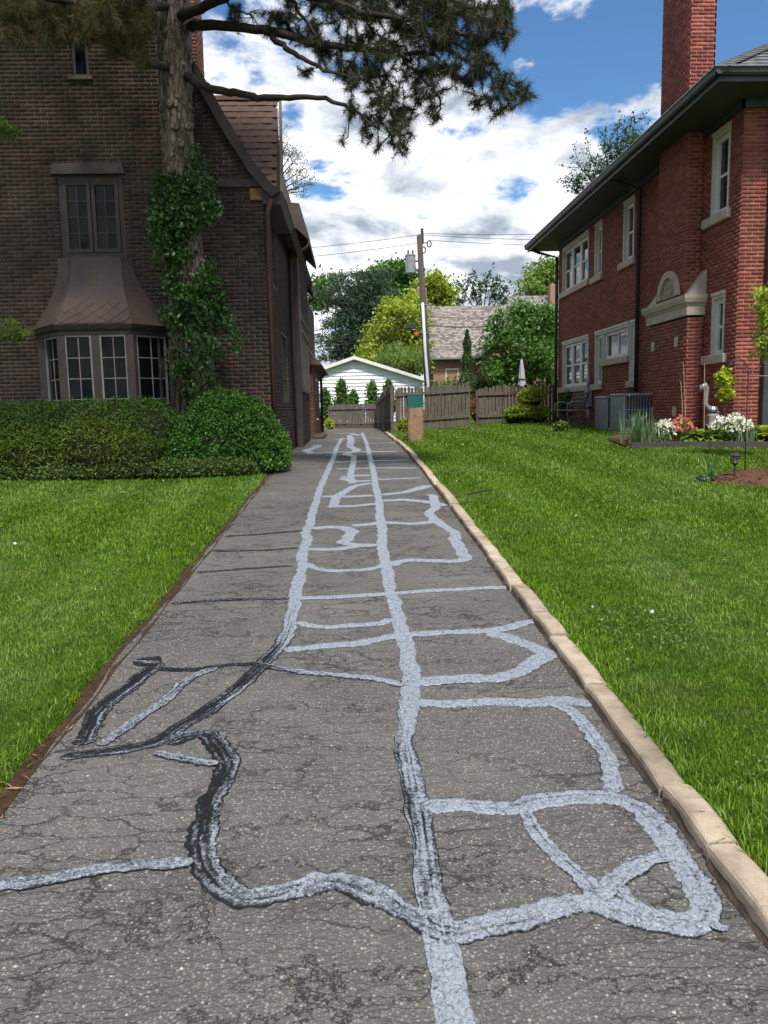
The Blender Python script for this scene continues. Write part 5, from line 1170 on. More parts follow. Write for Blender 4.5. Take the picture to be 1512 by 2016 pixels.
# ivy on the trunk
ivy = thing('ivy', tuple(at(396, 900, 13.75)), 'glossy green ivy climbing the pine trunk', 'climbing plant')
ib = [(320,375,30),(360,365,30),(400,370,32),(412,400,26),(330,420,38),(370,420,35),(420,430,16),(320,470,33),(350,490,33),(330,510,25),(412,535,22),(402,560,33),(340,560,28),(370,590,36),(430,590,22),(340,620,28),(400,620,42),(448,640,22),(468,660,12),(370,660,38),(420,680,22),(470,690,10),(400,705,24),(370,735,28),(420,745,18),(350,715,22),(385,770,30),(385,300,12),(395,330,17),(372,310,10),(360,450,30)]
P = []
for (u, v, r) in ib:
    n = int(r*r*0.36)
    cl = np.array([at(u+r*random.gauss(0, 0.42), v+r*random.gauss(0, 0.48), 14.05-0.32+random.gauss(0, 0.10)) for _ in range(max(3, n//10))])
    P.append(np.repeat(cl, 10, 0)+rng.normal(size=(len(cl)*10, 3))*0.055)
P = np.concatenate(P)
obj('leaves', npmesh('leaves', *leaves(P, 0.062, 0.85, droop=0.25, jitter=0.55)), M['ivy'], ivy)
m = MB()
for k in range(9):
    u0 = random.uniform(-30, 40); pts = [at(400+u0-10+(-58)*(i/7)+random.gauss(0, 7), 860-i*(75 if k < 5 else 50), 14.05-0.30) for i in range(8)]
    m.tube(pts, list(np.linspace(0.02, 0.006, 8)), 5)
obj('stems', m, M['twig'], ivy)

# ------------------------------------------------------------------ background: fences, garage, houses, trees
def boards(parent, p, q, w, h0, h1, mat=None, jit=0.03, gap=0.012, skip=None, dog=True):
    """vertical fence boards from p to q (x, y), each an object"""
    p = np.array(p, float); q = np.array(q, float); L = np.linalg.norm(q-p); d = (q-p)/L; n = int(L/w); nn = np.array([d[1], -d[0]])
    for i in range(n):
        s = (i+0.5)/n
        if skip and skip[0] < s < skip[1]: continue
        c = p+d*L*s; h = h0+(h1-h0)*s+random.uniform(-jit, jit); z = float(terr(c[0], c[1]))+0.03; ww = (w-gap)/2*random.uniform(0.9, 1.0); lean = random.uniform(-0.008, 0.008)
        def pt(a, b, zz): return (c[0]+d[0]*(a+lean*zz)+nn[0]*b, c[1]+d[1]*(a+lean*zz)+nn[1]*b, z+zz)
        ck = 0.03 if dog else 0.0
        f = [pt(-ww, 0, 0), pt(ww, 0, 0), pt(ww, 0, h-ck), pt(ww-ck, 0, h), pt(-ww+ck, 0, h), pt(-ww, 0, h-ck)]; b = [pt(-ww, 0.02, 0), pt(ww, 0.02, 0), pt(ww, 0.02, h-ck), pt(ww-ck, 0.02, h), pt(-ww+ck, 0.02, h), pt(-ww, 0.02, h-ck)]
        obj('board', MB().loft([f, b]), mat or M['fence'], parent)
    for hz in (0.25, 0.85):
        a0, a1 = p, q; obj('rail', MB().bar((a0[0]-nn[0]*0.05, a0[1]-nn[1]*-0.05, float(terr(*a0))+hz*h0), (a1[0]-nn[0]*0.05, a1[1]-nn[1]*-0.05, float(terr(*a1))+hz*h1), 0.04, 0.09), mat or M['fence'], parent)
    for s in (0.0, 0.33, 0.66, 1.0):
        c = p+d*L*s; z = float(terr(c[0], c[1])); obj('post', MB().box((c[0]-0.05, c[1]+0.03, z-0.2), (c[0]+0.05, c[1]+0.13, z+(h0+(h1-h0)*s)*0.96)), mat or M['fence'], parent)
f1 = thing('wooden_fence', (4, 27, 0.9), 'weathered picket fence between the back yard and the right lawn', 'fence'); boards(f1, (1.55, 27.4), (3.95, 26.9), 0.115, 1.48, 1.42); boards(f1, (4.25, 26.85), (6.75, 26.3), 0.115, 1.22, 1.18)
f2 = thing('wooden_fence', (1.35, 31, 0.8), 'tall rough fence running back beside the driveway', 'fence'); boards(f2, (1.38, 27.5), (1.12, 36.2), 0.145, 1.62, 1.30, jit=0.06)
f3 = thing('wooden_gate', (0, 37, 0.8), 'low brown board gate closing the end of the driveway', 'gate'); boards(f3, (-1.05, 37.0), (1.10, 36.6), 0.12, 1.12, 1.12, jit=0.015, dog=False, gap=0.002)
obj('bottom_board', MB().bar((-1.1, 36.9, 0.80), (1.1, 36.5, 0.80), 0.04, 0.09), M['mulch'], f3)
g_ = thing('garage', (0.2, 48, 0.77), 'white clapboard garage with shallow gable behind the gate', 'garage')
GA = (0.19, 4.42); SL = 0.327; GY = 45.0; hwid = 3.75
obj('wall', MB().add([(GA[0]-hwid, GY, 0.7), (GA[0]+hwid, GY, 0.7), (GA[0]+hwid, GY, GA[1]-SL*hwid), (GA[0], GY, GA[1]), (GA[0]-hwid, GY, GA[1]-SL*hwid), (GA[0]+hwid, 52, 0.7), (GA[0]+hwid, 52, GA[1]-SL*hwid), (GA[0]-hwid, 52, 0.7), (GA[0]-hwid, 52, GA[1]-SL*hwid)], [(0, 1, 2, 3, 4), (1, 5, 6, 2), (0, 4, 8, 7)]), M['siding'], g_)
z = 0.9
while z < GA[1]-0.1:
    h = 0.2; za, zb = z, z+h
    def half(zz): return min(hwid-0.06, (GA[1]-zz)/SL-0.05)
    a, b = half(za), half(zb)
    if b > 0.1: obj('clapboard', MB().add([(GA[0]-a, GY-0.06, za), (GA[0]+a, GY-0.06, za), (GA[0]+b, GY-0.006, zb), (GA[0]-b, GY-0.006, zb), (GA[0]-a, GY, za), (GA[0]+a, GY, za)], [(0, 1, 2, 3), (4, 5, 1, 0)]), M['siding'], g_)
    z += h
for s in (-1, 1):
    x1 = GA[0]+s*(hwid+0.30); z1 = GA[1]+0.10-SL*(hwid+0.30)
    obj('roof', MB().loft([[(GA[0], y, GA[1]+0.12), (x1, y, z1+0.02), (x1, y, z1-0.05), (GA[0], y, GA[1]+0.04)] for y in (GY-0.32, 52.3)]), M['slate'], g_)
    obj('rake_trim', MB().loft([[(GA[0], y, GA[1]+0.14), (x1, y, z1+0.04), (x1, y, z1-0.14), (GA[0], y, GA[1]-0.05)] for y in (GY-0.38, GY-0.325)]), M['white'], g_)
    obj('corner_trim', MB().box((GA[0]+s*hwid-0.06, GY-0.075, 0.7), (GA[0]+s*hwid+0.06, GY-0.065, GA[1]-SL*hwid)), M['white'], g_)
obj('gutter', MB().box((GA[0]+hwid+0.28, GY-0.4, 3.13), (GA[0]+hwid+0.40, 52, 3.24)), M['white'], g_)
obj('downspout', MB().tube([(GA[0]+hwid+0.34, GY-0.3, 3.13), (GA[0]+hwid+0.3, GY-0.2, 3.0), (GA[0]+hwid-0.02, GY-0.1, 2.8), (GA[0]+hwid-0.02, GY-0.1, 0.9)], 0.04, 6), M['white'], g_)
obj('vent_mast', MB().tube([at(646, 712, 47), at(645, 690, 47)], 0.05, 6), M['galv'], g_)
# hedge plants before the garage
for k, (u, v, r, lb) in enumerate(((640, 790, 0.34, 'leftmost leafy shrub rising over the gate against the white garage'), (673, 778, 0.40, 'tallest pointed shrub over the gate against the white garage'), (697, 792, 0.30, 'low shrub over the middle of the gate'), (733, 778, 0.36, 'narrow upright shrub over the right end of the gate'), (765, 772, 0.32, 'small shrub behind the tall rough fence'))):
    p = at(u, v, 39.5); mound('garden_shrub', lb, 'shrub', [((p[0], 39.5, p[2]), (r*0.75, r*0.7, r*1.5)), ((p[0]+0.05, 39.5, p[2]-0.7), (r*1.2, r*0.9, r*1.6)), ((p[0], 39.5, p[2]+r*1.2), (r*0.35, r*0.35, r*0.7))], 1100, 0.15, M['leaf_mid'], 0.5, 'shrubs behind the gate', lump=0.3, base=(p[0], 39.5, 0.8))
mound('weed', 'lime green weeds at the foot of the gate by the left house', 'plant', [((-1.02, 35.6, 0.9), (0.2, 0.3, 0.3))], 350, 0.1, M['leaf_yel'], 0.6, lump=0.25)
mound('weed', 'bright green plant between the tall fence and the paper bag', 'plant', [((1.75, 27.0, 0.92), (0.22, 0.2, 0.32))], 350, 0.09, M['leaf_yel'], 0.6, lump=0.25)
# far brick house with slate roof
fh = thing('far_house', (9, 56, 0.8), 'far brick house with pale grey slate roof behind the pole', 'house')
obj('wall', MB().box((5.5, 53.6, 0.6), (18, 60, 5.0)), M['brickfar'], fh)
obj('wing_wall', MB().add([(8.6, 50.0, 0.6), (13.4, 50.0, 0.6), (13.4, 50, 5.1), (11.0, 50, 7.5), (8.6, 50, 5.1), (8.6, 53.6, 0.6), (8.6, 53.6, 5.1), (13.4, 53.6, 0.6), (13.4, 53.6, 5.1)], [(0, 1, 2, 3, 4), (0, 4, 6, 5), (1, 7, 8, 2)]), M['brickfar'], fh)
obj('roof', MB().add([(5.0, 57.2, 8.72), (19, 57.2, 8.72), (19, 53.1, 4.9), (5.25, 53.1, 4.9), (5.0, 57.2, 8.55), (19, 57.2, 8.55), (19, 53.2, 4.75), (5.25, 53.2, 4.75), (5.25, 61, 4.9), (19, 61, 4.9)], [(0, 3, 2, 1), (3, 7, 6, 2), (0, 4, 7, 3), (0, 1, 9, 8)]), M['slatefar'], fh)
obj('wing_roof', MB().loft([[(8.0, y, 4.85), (11.0, y, 7.85), (14.0, y, 4.85), (14.0, y, 4.7), (11.0, y, 7.68), (8.0, y, 4.7)] for y in (49.5, 56.5)]), M['slatefar'], fh)
obj('upper_roof', MB().add([(11.5, 59.0, 9.6), (20, 59.0, 9.6), (20, 57.0, 8.3), (11.5, 57.0, 8.3)], [(0, 3, 2, 1)]), M['slatefar'], fh)
obj('gutter', MB().box((5.3, 53.0, 4.78), (8.2, 53.09, 4.88)), M['trimlight'], fh)
obj('chimney', MB().bev((4.75, 57.0, 8.0), (5.45, 57.8, 10.0), 0.04), M['brickfar'], fh)
cp = at(1094, 572, 58); obj('chimney', MB().bev((cp[0]-0.5, 57.6, 8.3), (cp[0]+0.4, 58.4, cp[2]+0.4), 0.04), M['brickfar'], fh)
for x in (6.3, ): 
    w_ = window(fh, (x, 53.58, 2.6), (1, 0, 0), (0, -1, 0), 0.9, 1.6, 1, 2, M['cream'], 0.1, 0.1)
window(fh, (10.2, 49.98, 5.0), (1, 0, 0), (0, -1, 0), 1.2, 1.2, 2, 2, M['cream'], 0.1, 0.1)
# conifer and trees
t = thing('arborvitae', (6.1, 42, 0.8), 'slim dark pointed evergreen in front of the far house', 'tree')
P = []
for k in range(5200):
    f = random.random()**0.8; r = 0.62*(1-f)**0.55*(0.8+0.2*math.sin(f*31))*math.sqrt(random.uniform(0.45, 1)); a = random.uniform(0, 2*math.pi); P.append((6.1+r*math.cos(a), 42+r*math.sin(a), 0.9+f*4.7))
obj('crown', npmesh('crown', *leaves(np.array(P), 0.16, 0.35, droop=-0.6)), M['leaf_dark'], t); obj('trunk', MB().tube([(6.1, 42, 0.6), (6.1, 42, 5.0)], [0.1, 0.02], 6), M['twig'], t)
def px_blobs(L, y, dy=1.0):
    return [(at(u, v, y+random.uniform(-dy, dy)*0.4), (r*y/1560, r*y/1560*1.0, r2*y/1560)) for (u, v, r, r2) in L]
tree('leafy_tree', 'broad mid green tree over the fence beside the right house', (7.9, 35, 0.9), 6, px_blobs([(1010, 640, 45, 35), (1060, 630, 45, 38), (985, 680, 35, 28), (1040, 690, 55, 40), (1000, 735, 45, 30), (1070, 740, 40, 30), (1075, 680, 30, 40), (975, 730, 22, 25), (1020, 610, 28, 18)], 35, 2), 240, 52, 0.22, 0.17, M['leaf_mid'], 0.16, shell=0.35, limbs=24)
tree('yellow_maple', 'yellow green maple left of the utility pole', (3.2, 55, 0.8), 8, px_blobs([(760, 660, 40, 35), (800, 640, 40, 45), (740, 695, 35, 25), (790, 700, 45, 35), (825, 680, 22, 50), (775, 615, 22, 22), (815, 600, 22, 22), (725, 690, 20, 18)], 55, 3), 230, 62, 0.34, 0.25, M['leaf_yel'], 0.2, shell=0.3, limbs=20)
tree('weeping_willow', 'soft grey green feathery tree just behind the garage roof', (3.6, 50, 0.8), 5, px_blobs([(790, 710, 38, 30), (820, 715, 28, 28), (765, 705, 25, 20), (805, 735, 25, 20)], 50, 2), 130, 45, 0.3, 0.26, M['leaf_will'], 0.15, shell=0.25, limbs=10, aspect=0.18, droop=0.9)
# big layered conifer far behind
t = thing('layered_conifer', (1.4, 72, 0.8), 'big dark layered conifer rising behind the garage', 'tree', 'tall trees behind the garage')
P = []; tg = []
for (u, v, w, h) in ((700, 548, 60, 14), (680, 575, 60, 13), (740, 570, 45, 14), (665, 605, 45, 12), (725, 608, 60, 13), (690, 632, 55, 12), (760, 600, 30, 20), (680, 660, 60, 12), (730, 650, 45, 14), (665, 690, 38, 9), (715, 680, 45, 14), (690, 705, 45, 10), (640, 705, 22, 6), (735, 545, 40, 14), (655, 640, 25, 8), (645, 672, 25, 7), (700, 590, 40, 12), (705, 620, 40, 12), (705, 650, 40, 14), (700, 675, 40, 14)):
    k = int(w*h*0.034)+4
    for _ in range(k):
        a = random.uniform(0, 6.28); q = math.sqrt(random.random()); p = at(u+w*q*math.cos(a), v+h*q*math.sin(a)+w*q*q*0.06, 72+random.uniform(-2.2, 2.2)); tg.append(p); P.append(p+rng.normal(size=(34, 3))*np.array([0.42, 0.42, 0.13]))
P = np.concatenate(P)
obj('crown', npmesh('crown', *leaves(P, 0.36, 0.25, droop=0.1)), M['leaf_spruce'], t)
limb_tree((1.4, 72, 0.8), at(706, 545, 72), [tg[i] for i in range(0, len(tg), 6)], 0.38, M['branch'], t)
tree('leafy_tree', 'dark rounded tree behind the layered conifer', (4, 85, 0.8), 14, px_blobs([(765, 550, 45, 32), (800, 560, 30, 30), (735, 560, 40, 28), (780, 590, 45, 35), (640, 565, 30, 24), (630, 590, 22, 24), (770, 535, 35, 18), (720, 590, 40, 40)], 85, 3), 230, 40, 0.5, 0.42, M['leaf_mid'], 0.3, 'tall trees behind the garage', shell=0.25, limbs=20)
tree('leafy_tree', 'olive green treetop right of the pole above the far roof', (9, 75, 0.8), 12, px_blobs([(855, 570, 30, 26), (875, 580, 22, 24), (835, 575, 22, 25), (860, 552, 20, 10)], 75, 3), 80, 40, 0.4, 0.38, M['leaf_yel'], 0.3, shell=0.2)
def sparse(name, lb, base, y, tips, hub, r0, leaf, mat, per=26, rc=0.35, group=None):
    """young-leaved tree: fine twigs with small leaves"""
    t = thing(name, base, lb, 'tree', group); m = MB(); hub = at(*hub, y)
    m.tube([base, hub*0.6+np.array(base)*0.4, hub], [r0, r0*0.8, r0*0.6], 7); P = []
    for (u, v) in tips:
        p = at(u, v, y+random.uniform(-1.5, 1.5)); mid = hub*0.45+p*0.55+np.array([0, 0, 0.15]); m.tube([hub, mid, p], [r0*0.4, r0*0.22, r0*0.05], 5)
        for _ in range(9):
            s = random.uniform(0.2, 1); q = mid*(1-s)+p*s; e = q+unit(1)[0]*np.array([1, 1, 0.8])*random.uniform(0.4, 1.1)*rc*3+np.array([0, 0, 0.25]); m.tube([q, (q+e)/2+np.array([0, 0, -0.04]), e], [r0*0.08, r0*0.06, r0*0.03], 4)
            n = per//2; P.append(q+(e-q)*rng.random((n, 1))*1.05+rng.normal(size=(n, 3))*rc*0.28)
    obj('trunk', m, M['branch'], t); obj('crown', npmesh('crown', *leaves(np.concatenate(P), leaf, 0.5)), mat, t); return t
sparse('young_leaved_tree', 'thin dark treetop with sparse leaves above the far roof', (13, 78, 0.8), 78, [(905, 560), (925, 545), (945, 555), (960, 540), (980, 545), (1000, 560), (895, 585), (1015, 580), (935, 580), (975, 575)], (950, 640), 0.24, 0.30, M['leaf_dark'], 28, 0.5)
tree('leafy_tree', 'pale green treetop between the far roof and the right house', (18, 75, 0.8), 14, px_blobs([(1070, 545, 35, 25), (1045, 560, 25, 20), (1090, 530, 25, 22), (1080, 575, 35, 25)], 75, 3), 110, 40, 0.4, 0.34, M['leaf_will'], 0.3, shell=0.2)
sparse('young_leaved_tree', 'sparse budding tree showing over the eave of the right house', (14, 42, 0.9), 42, [(1115, 350), (1135, 320), (1160, 300), (1180, 320), (1200, 270), (1215, 245), (1235, 260), (1250, 240), (1265, 270), (1130, 375), (1190, 290), (1225, 300), (1165, 345), (1250, 300), (1285, 260)], (1215, 430), 0.2, 0.16, M['leaf_dark'], 40, 0.34)
sparse('young_leaved_tree', 'sparse budding tree showing right of the left house roof', (-5, 48, 0.8), 48, [(548, 230), (556, 255), (570, 270), (585, 285), (592, 300), (610, 345), (618, 360), (590, 370), (575, 330), (560, 300), (548, 280), (600, 330), (605, 375)], (520, 400), 0.16, 0.12, M['leaf_dark'], 18, 0.36)

# ------------------------------------------------------------------ utility pole and wires
pole = thing('utility_pole', (3.93, 40, 0.8), 'leaning wooden utility pole with grey transformer behind the fence', 'utility pole')
pb, pt = np.array([3.92, 40, 0.6]), at(825.5, 464, 40)
obj('pole', MB().tube([pb, pb*0.5+pt*0.5, pt], [0.19, 0.165, 0.13], 12), M['polewood'], pole, smooth=True)
pa = lambda z: pb+(pt-pb)*(z-pb[2])/(pt[2]-pb[2])
c = at(808, 520, 39.85)
tx = obj('transformer', MB().lathe([(0.0, -0.46), (0.22, -0.46), (0.25, -0.42), (0.25, 0.36), (0.27, 0.37), (0.27, 0.42), (0.22, 0.46), (0.0, 0.48)], c, 18), M['galv'], pole)
for dx in (-0.1, 0.12): obj('bushing', MB().lathe([(0.03, 0), (0.06, 0.04), (0.03, 0.08), (0.06, 0.12), (0.03, 0.17), (0.0, 0.28)], (c[0]+dx, c[1], c[2]+0.46), 10), M['polewood'], tx)
obj('hanger', MB().bar((c[0]+0.2, 39.9, c[2]+0.15), pa(c[2]+0.15), 0.08, 0.06), M['polewood'], pole); obj('hanger', MB().bar((c[0]+0.2, 39.9, c[2]-0.25), pa(c[2]-0.25), 0.08, 0.06), M['polewood'], pole)
q0, q1, q2 = pa(9.55), at(832, 478, 40), at(831, 458, 40)
obj('top_bracket', MB().tube([q0, at(829, 482, 40), q1, q2], [0.06, 0.06, 0.07, 0.07], 8), M['polewood'], pole)
obj('insulator', MB().lathe([(0.04, 0), (0.08, 0.05), (0.05, 0.1), (0.08, 0.15), (0.03, 0.22)], tuple(at(826, 470, 40)), 10), M['polewood'], pole); obj('insulator', MB().lathe([(0.04, 0), (0.08, 0.05), (0.05, 0.1), (0.08, 0.15), (0.03, 0.22)], tuple(q2), 10), M['polewood'], pole)
for (u, v) in ((845, 480), (834, 492)):
    p = at(u, v, 39.9); rr = 0.15; obj('wire_loop', MB().tube([p+np.array([rr*0.65*math.cos(a), 0, rr*math.sin(a)]) for a in np.linspace(0, 2*math.pi, 13)], 0.03, 5), M['polewood'], pole); obj('loop_arm', MB().tube([p+np.array([-0.08, 0, 0.05]), pa(p[2]+0.05)], 0.025, 5), M['polewood'], pole)
cd = obj('conduit', MB().tube([at(832, 596, 39.75), at(837, 690, 39.75), at(844, 775, 39.75), at(848, 830, 39.75)], 0.075, 10), M['pipe'], pole, smooth=True)
for v in (600, 655, 671, 750): p = pa(at(835, v, 40)[2]); obj('standoff', MB().bar(p+np.array([-0.28, -0.1, 0]), p+np.array([0.36, -0.1, 0]), 0.05, 0.04), M['galv'], pole)
obj('cable_box', MB().bev(tuple(at(798, 646, 39.9)-np.array([0, 0.1, 0.05])), tuple(at(820, 640, 39.9)+np.array([0, 0.1, 0.1])), 0.03), M['metal_dark'], pole)
obj('warning_tag', MB().lathe([(0.0, -0.1), (0.11, -0.08), (0.11, 0.08), (0.0, 0.1)], tuple(at(820, 657, 39.8)), 10), simple('orange_plastic', (0.55, 0.12, 0.03), (0.45, 0.1, 0.03), 0.6), pole)
def wire(lb, a, b, c, r=0.012, sag=0.25):
    """wire through three photo points (u, v) at the pole line"""
    P = [at(u, v, y) for u, v, y in (a, b, c)]; pts = []
    for p, q in zip(P[:-1], P[1:]):
        for s in np.linspace(0, 1, 9): pts.append(p*(1-s)+q*s+np.array([0, 0, -4*sag*s*(1-s)]))
    obj('overhead_wire', MB().tube(pts, r, 4), M['metal_dark'], None, lb, 'wire', 'overhead wires')
wire('topmost wire across the sky, tied to the pole top', (300, 500, 40), (826, 462, 40), (1400, 462, 40))
wire('second wire from the pole top towards the right eave', (831, 459, 40), (1050, 461, 40), (1400, 470, 40), sag=0.05)
wire('third wire sagging left of the pole top', (300, 520, 40), (826, 478, 40), (831, 490, 40))
wire('thin wire falling right from the pole top bracket', (845, 473, 40), (1100, 483, 40), (1400, 500, 40), sag=0.05)
wire('upper cable left of the pole in front of the conifer', (300, 670, 40), (838, 621, 40), (850, 621, 40), 0.014)
wire('thick cable meeting the black box on the pole', (300, 700, 40), (800, 645, 40), (838, 640, 40), 0.022)
wire('lowest cable left of the pole', (300, 705, 40), (838, 655, 40), (845, 655, 40), 0.016)
wire('cable from the pole across the far slate roof', (838, 640, 40), (990, 640, 40), (1300, 650, 40), 0.02, 0.1)
wire('thin cable across the far slate roof above the thick one', (838, 622, 40), (980, 622, 40), (1300, 630, 40), 0.012, 0.1)

# ------------------------------------------------------------------ things on the right lawn and by the house
tz = lambda x, y: float(terr(x, y))
bag = thing('paper_yard_bag', (1.58, 20.3, tz(1.58, 20.3)), 'upright brown paper yard-waste bag at the end of the kerb', 'paper bag')
z0 = tz(1.55, 20.3)-0.01; loops = []
for k, (z, w, d) in enumerate(((0.0, 0.185, 0.14), (0.06, 0.195, 0.15), (0.25, 0.20, 0.155), (0.5, 0.20, 0.15), (0.7, 0.198, 0.145), (0.79, 0.205, 0.14), (0.815, 0.21, 0.14), (0.80, 0.19, 0.125), (0.6, 0.185, 0.12))):
    lp = []
    for i in range(20):
        a = 2*math.pi*i/20; cx_, sx_ = math.cos(a), math.sin(a); e = 5.0; rr = 1/((abs(cx_)**e+abs(sx_)**e)**(1/e)); j = 1+0.025*math.sin(3*a+z*9)+0.012*math.sin(7*a+z*23)
        lp.append((1.60+cx_*rr*w*j+0.01*z, 20.3+sx_*rr*d*j, z0+z*1.04+0.012*math.sin(2*a+k)))
    loops.append(lp)
obj('sack', MB().loft(loops, cap=False), M['paper'], bag); obj('leaf_filling', MB().lathe([(0.16, 0.0), (0.10, 0.04), (0.0, 0.05)], (1.6, 20.3, z0+0.66), 12), M['mulch'], bag)
bin_ = thing('garden_bin', (1.70, 21.6, tz(1.7, 21.6)), 'teal green plastic bin standing behind the paper bag', 'bin'); z0 = tz(1.7, 21.6)
obj('body', MB().loft([[(1.70+sx*w, 21.6+sy*w, z0+z) for sx, sy in ((-1, -1), (1, -1), (1, 1), (-1, 1))] for z, w in ((0.0, 0.17), (0.06, 0.175), (1.16, 0.205))]), M['teal'], bin_); obj('lid', MB().bev((1.485, 21.385, z0+1.163), (1.915, 21.815, z0+1.20), 0.01), M['teal'], bin_)

def ac_unit(lb, x0, y0, w, d, h):
    z0 = tz(x0+w/2, y0+d/2)-0.02; t = thing('air_conditioner', (x0+w/2, y0+d/2, z0), lb, 'air conditioner', 'air conditioning units')
    obj('concrete_pad', MB().bev((x0-0.06, y0-0.06, z0-0.12), (x0+w+0.06, y0+d+0.06, z0+0.03), 0.01), M['kerb'], t)
    obj('coil', MB().box((x0+0.04, y0+0.04, z0+0.05), (x0+w-0.04, y0+d-0.04, z0+h-0.06)), M['acdark'], t)
    obj('base_pan', MB().bev((x0, y0, z0+0.032), (x0+w, y0+d, z0+0.09), 0.012), M['acgrey'], t); obj('top_cover', MB().bev((x0-0.01, y0-0.01, z0+h-0.06), (x0+w+0.01, y0+d+0.01, z0+h), 0.02), M['acgrey'], t)
    obj('side_panel', MB().bev((x0, y0+0.02, z0+0.09), (x0+0.03, y0+d-0.02, z0+h-0.06), 0.006), M['acgrey'], t)
    pp = [(x0+0.05*(1-math.cos(a)), y0+0.05*(1-math.sin(a))) for a in np.linspace(0, math.pi/2, 5)]
    obj('corner_post', MB().loft([[(x, y, z) for x, y in pp]+[(x0+0.06, y0+0.06, z)] for z in (z0+0.09, z0+h-0.06)]), M['acgrey'], t)
    me = MB().box((0, 0, z0+0.09), (0.012, 0.022, z0+h-0.06)).mesh('louvre'); me.materials.append(M['acgrey']); n = 10
    for i in range(n+1): obj('louvre', me, None, t, loc=(x0+0.07+(w-0.1)*i/n, y0-0.002, 0))
    for zz in (0.27, 0.5): obj('grille_rail', MB().box((x0+0.06, y0+0.006, z0+zz), (x0+w-0.02, y0+0.016, z0+zz+0.018)), M['acgrey'], t)
    obj('rating_label', MB().box((x0+0.1, y0-0.008, z0+h-0.05), (x0+0.16, y0-0.011, z0+h-0.02)), M['white'], t)
    fg = MB()
    obj('fan_guard', MB().lathe([(0.26, 0), (0.27, 0.012), (0.0, 0.03)], (x0+w/2, y0+d/2, z0+h), 18), M['acdark'], t)
    return t
ac_unit('nearer grey air conditioner by the red brick chimney breast', 5.83, 17.0, 0.74, 0.86, 0.86)
ac_unit('grey air conditioner behind the other, next to the bench', 5.80, 18.05, 0.72, 0.84, 0.80)

bn = thing('garden_bench', (5.5, 19.9, tz(5.5, 19.9)), 'black iron garden bench with wooden slats beside the air conditioners', 'bench'); z0 = tz(5.5, 19.9)
for y in (19.25, 20.45):
    f = MB(); 
    f.tube([(5.28, y, z0), (5.26, y, z0+0.2), (5.22, y, z0+0.42), (5.24, y, z0+0.60), (5.36, y, z0+0.66), (5.6, y, z0+0.62)], 0.022, 6); obj('end_frame', f, M['metal_dark'], bn)
    obj('leg', MB().tube([(5.68, y, z0), (5.64, y, z0+0.22), (5.62, y, z0+0.42), (5.68, y, z0+0.65), (5.76, y, z0+0.86)], 0.022, 6), M['metal_dark'], bn)
    for k in range(3): obj('scroll', MB().tube([(5.36+0.1*k+0.06*math.cos(a), y, z0+0.22+0.09*math.sin(a)) for a in np.linspace(0, 5.6, 12)], 0.012, 5), M['metal_dark'], bn)
    obj('seat_bearer', MB().bar((5.22, y, z0+0.42), (5.64, y, z0+0.40), 0.03, 0.03), M['metal_dark'], bn)
for k in range(5): obj('seat_slat', MB().bev((5.22+k*0.088, 19.2, z0+0.437), (5.285+k*0.088, 20.5, z0+0.46), 0.005), M['brown2'], bn)
for k in range(4): obj('back_slat', MB().bev((5.62+k*0.028, 19.2, z0+0.52+k*0.095), (5.645+k*0.028, 20.5, z0+0.59+k*0.095), 0.005), M['metal_dark'], bn)

# flower bed with timber edging
bed = MB(); bx = [(4.74, 13.40), (6.0, 13.16), (7.2, 12.95), (9.0, 12.7), (9.0, 13.95), (6.75, 14.0), (6.75, 15.2), (6.3, 15.3), (5.6, 16.6), (4.95, 15.2)]
cxy = np.mean(np.array(bx), 0); vs_ = [(*cxy, tz(*cxy)+0.07)]+[(x, y, tz(x, y)+0.035) for x, y in bx]
obj('flower_bed_soil', bed.add(vs_, [(0, i+1, (i+1) % len(bx)+1) for i in range(len(bx))]), M['mulch'], kind='structure')
for (a, b) in ((0, 1), (1, 2), (2, 3)):
    p, q = bx[a], bx[b]; obj('edging_timber', MB().bar((p[0]+0.01, p[1], tz(*p)+0.06), (q[0], q[1], tz(*q)+0.06), 0.07, 0.11), M['timber'], None, ('dark timber edging at the left end of the flower bed', 'dark timber edging in the middle of the flower bed', 'dark timber edging at the right end of the flower bed')[a], 'edging', 'flower bed edging')
def mulch_bed():
    c = (5.45, 9.9); V = [(c[0], c[1], tz(*c)+0.10)]; n = 40
    for r in (0.5, 0.8, 1.0, 1.12):
        for i in range(n):
            a = 2*math.pi*i/n; x = c[0]+0.86*r*math.cos(a)*(1+0.05*math.sin(3*a)); y = c[1]+0.56*r*math.sin(a); V.append((x, y, tz(x, y)+(0.09, 0.06, 0.03, -0.02)[(0.5, 0.8, 1.0, 1.12).index(r)]+0.008*math.sin(a*11)))
    F = [(0, 1+i, 1+(i+1) % n) for i in range(n)]
    m = MB(); m.add(V, F+[(1+k*n+i, 1+(k+1)*n+i, 1+(k+1)*n+(i+1) % n, 1+k*n+(i+1) % n) for k in range(3) for i in range(n)]); return m
obj('mulch_bed', mulch_bed(), M['mulch'], kind='structure', smooth=True)
P = np.c_[5.45+rng.normal(size=2600)*0.36, 9.9+rng.normal(size=2600)*0.24]; P = P[(((P[:, 0]-5.45)/0.86)**2+((P[:, 1]-9.9)/0.56)**2) < 1.1]; P2 = np.c_[rng.uniform(4.8, 7.4, 3200), rng.uniform(13.0, 15.0, 3200)]; P2 = P2[P2[:, 1] > 13.45-0.19*(P2[:, 0]-4.74)]
Q = np.r_[np.c_[P, terr(P[:, 0], P[:, 1])+0.085-0.05*(((P[:, 0]-5.45)/0.86)**2+((P[:, 1]-9.9)/0.56)**2)], np.c_[P2, terr(P2[:, 0], P2[:, 1])+0.06]]
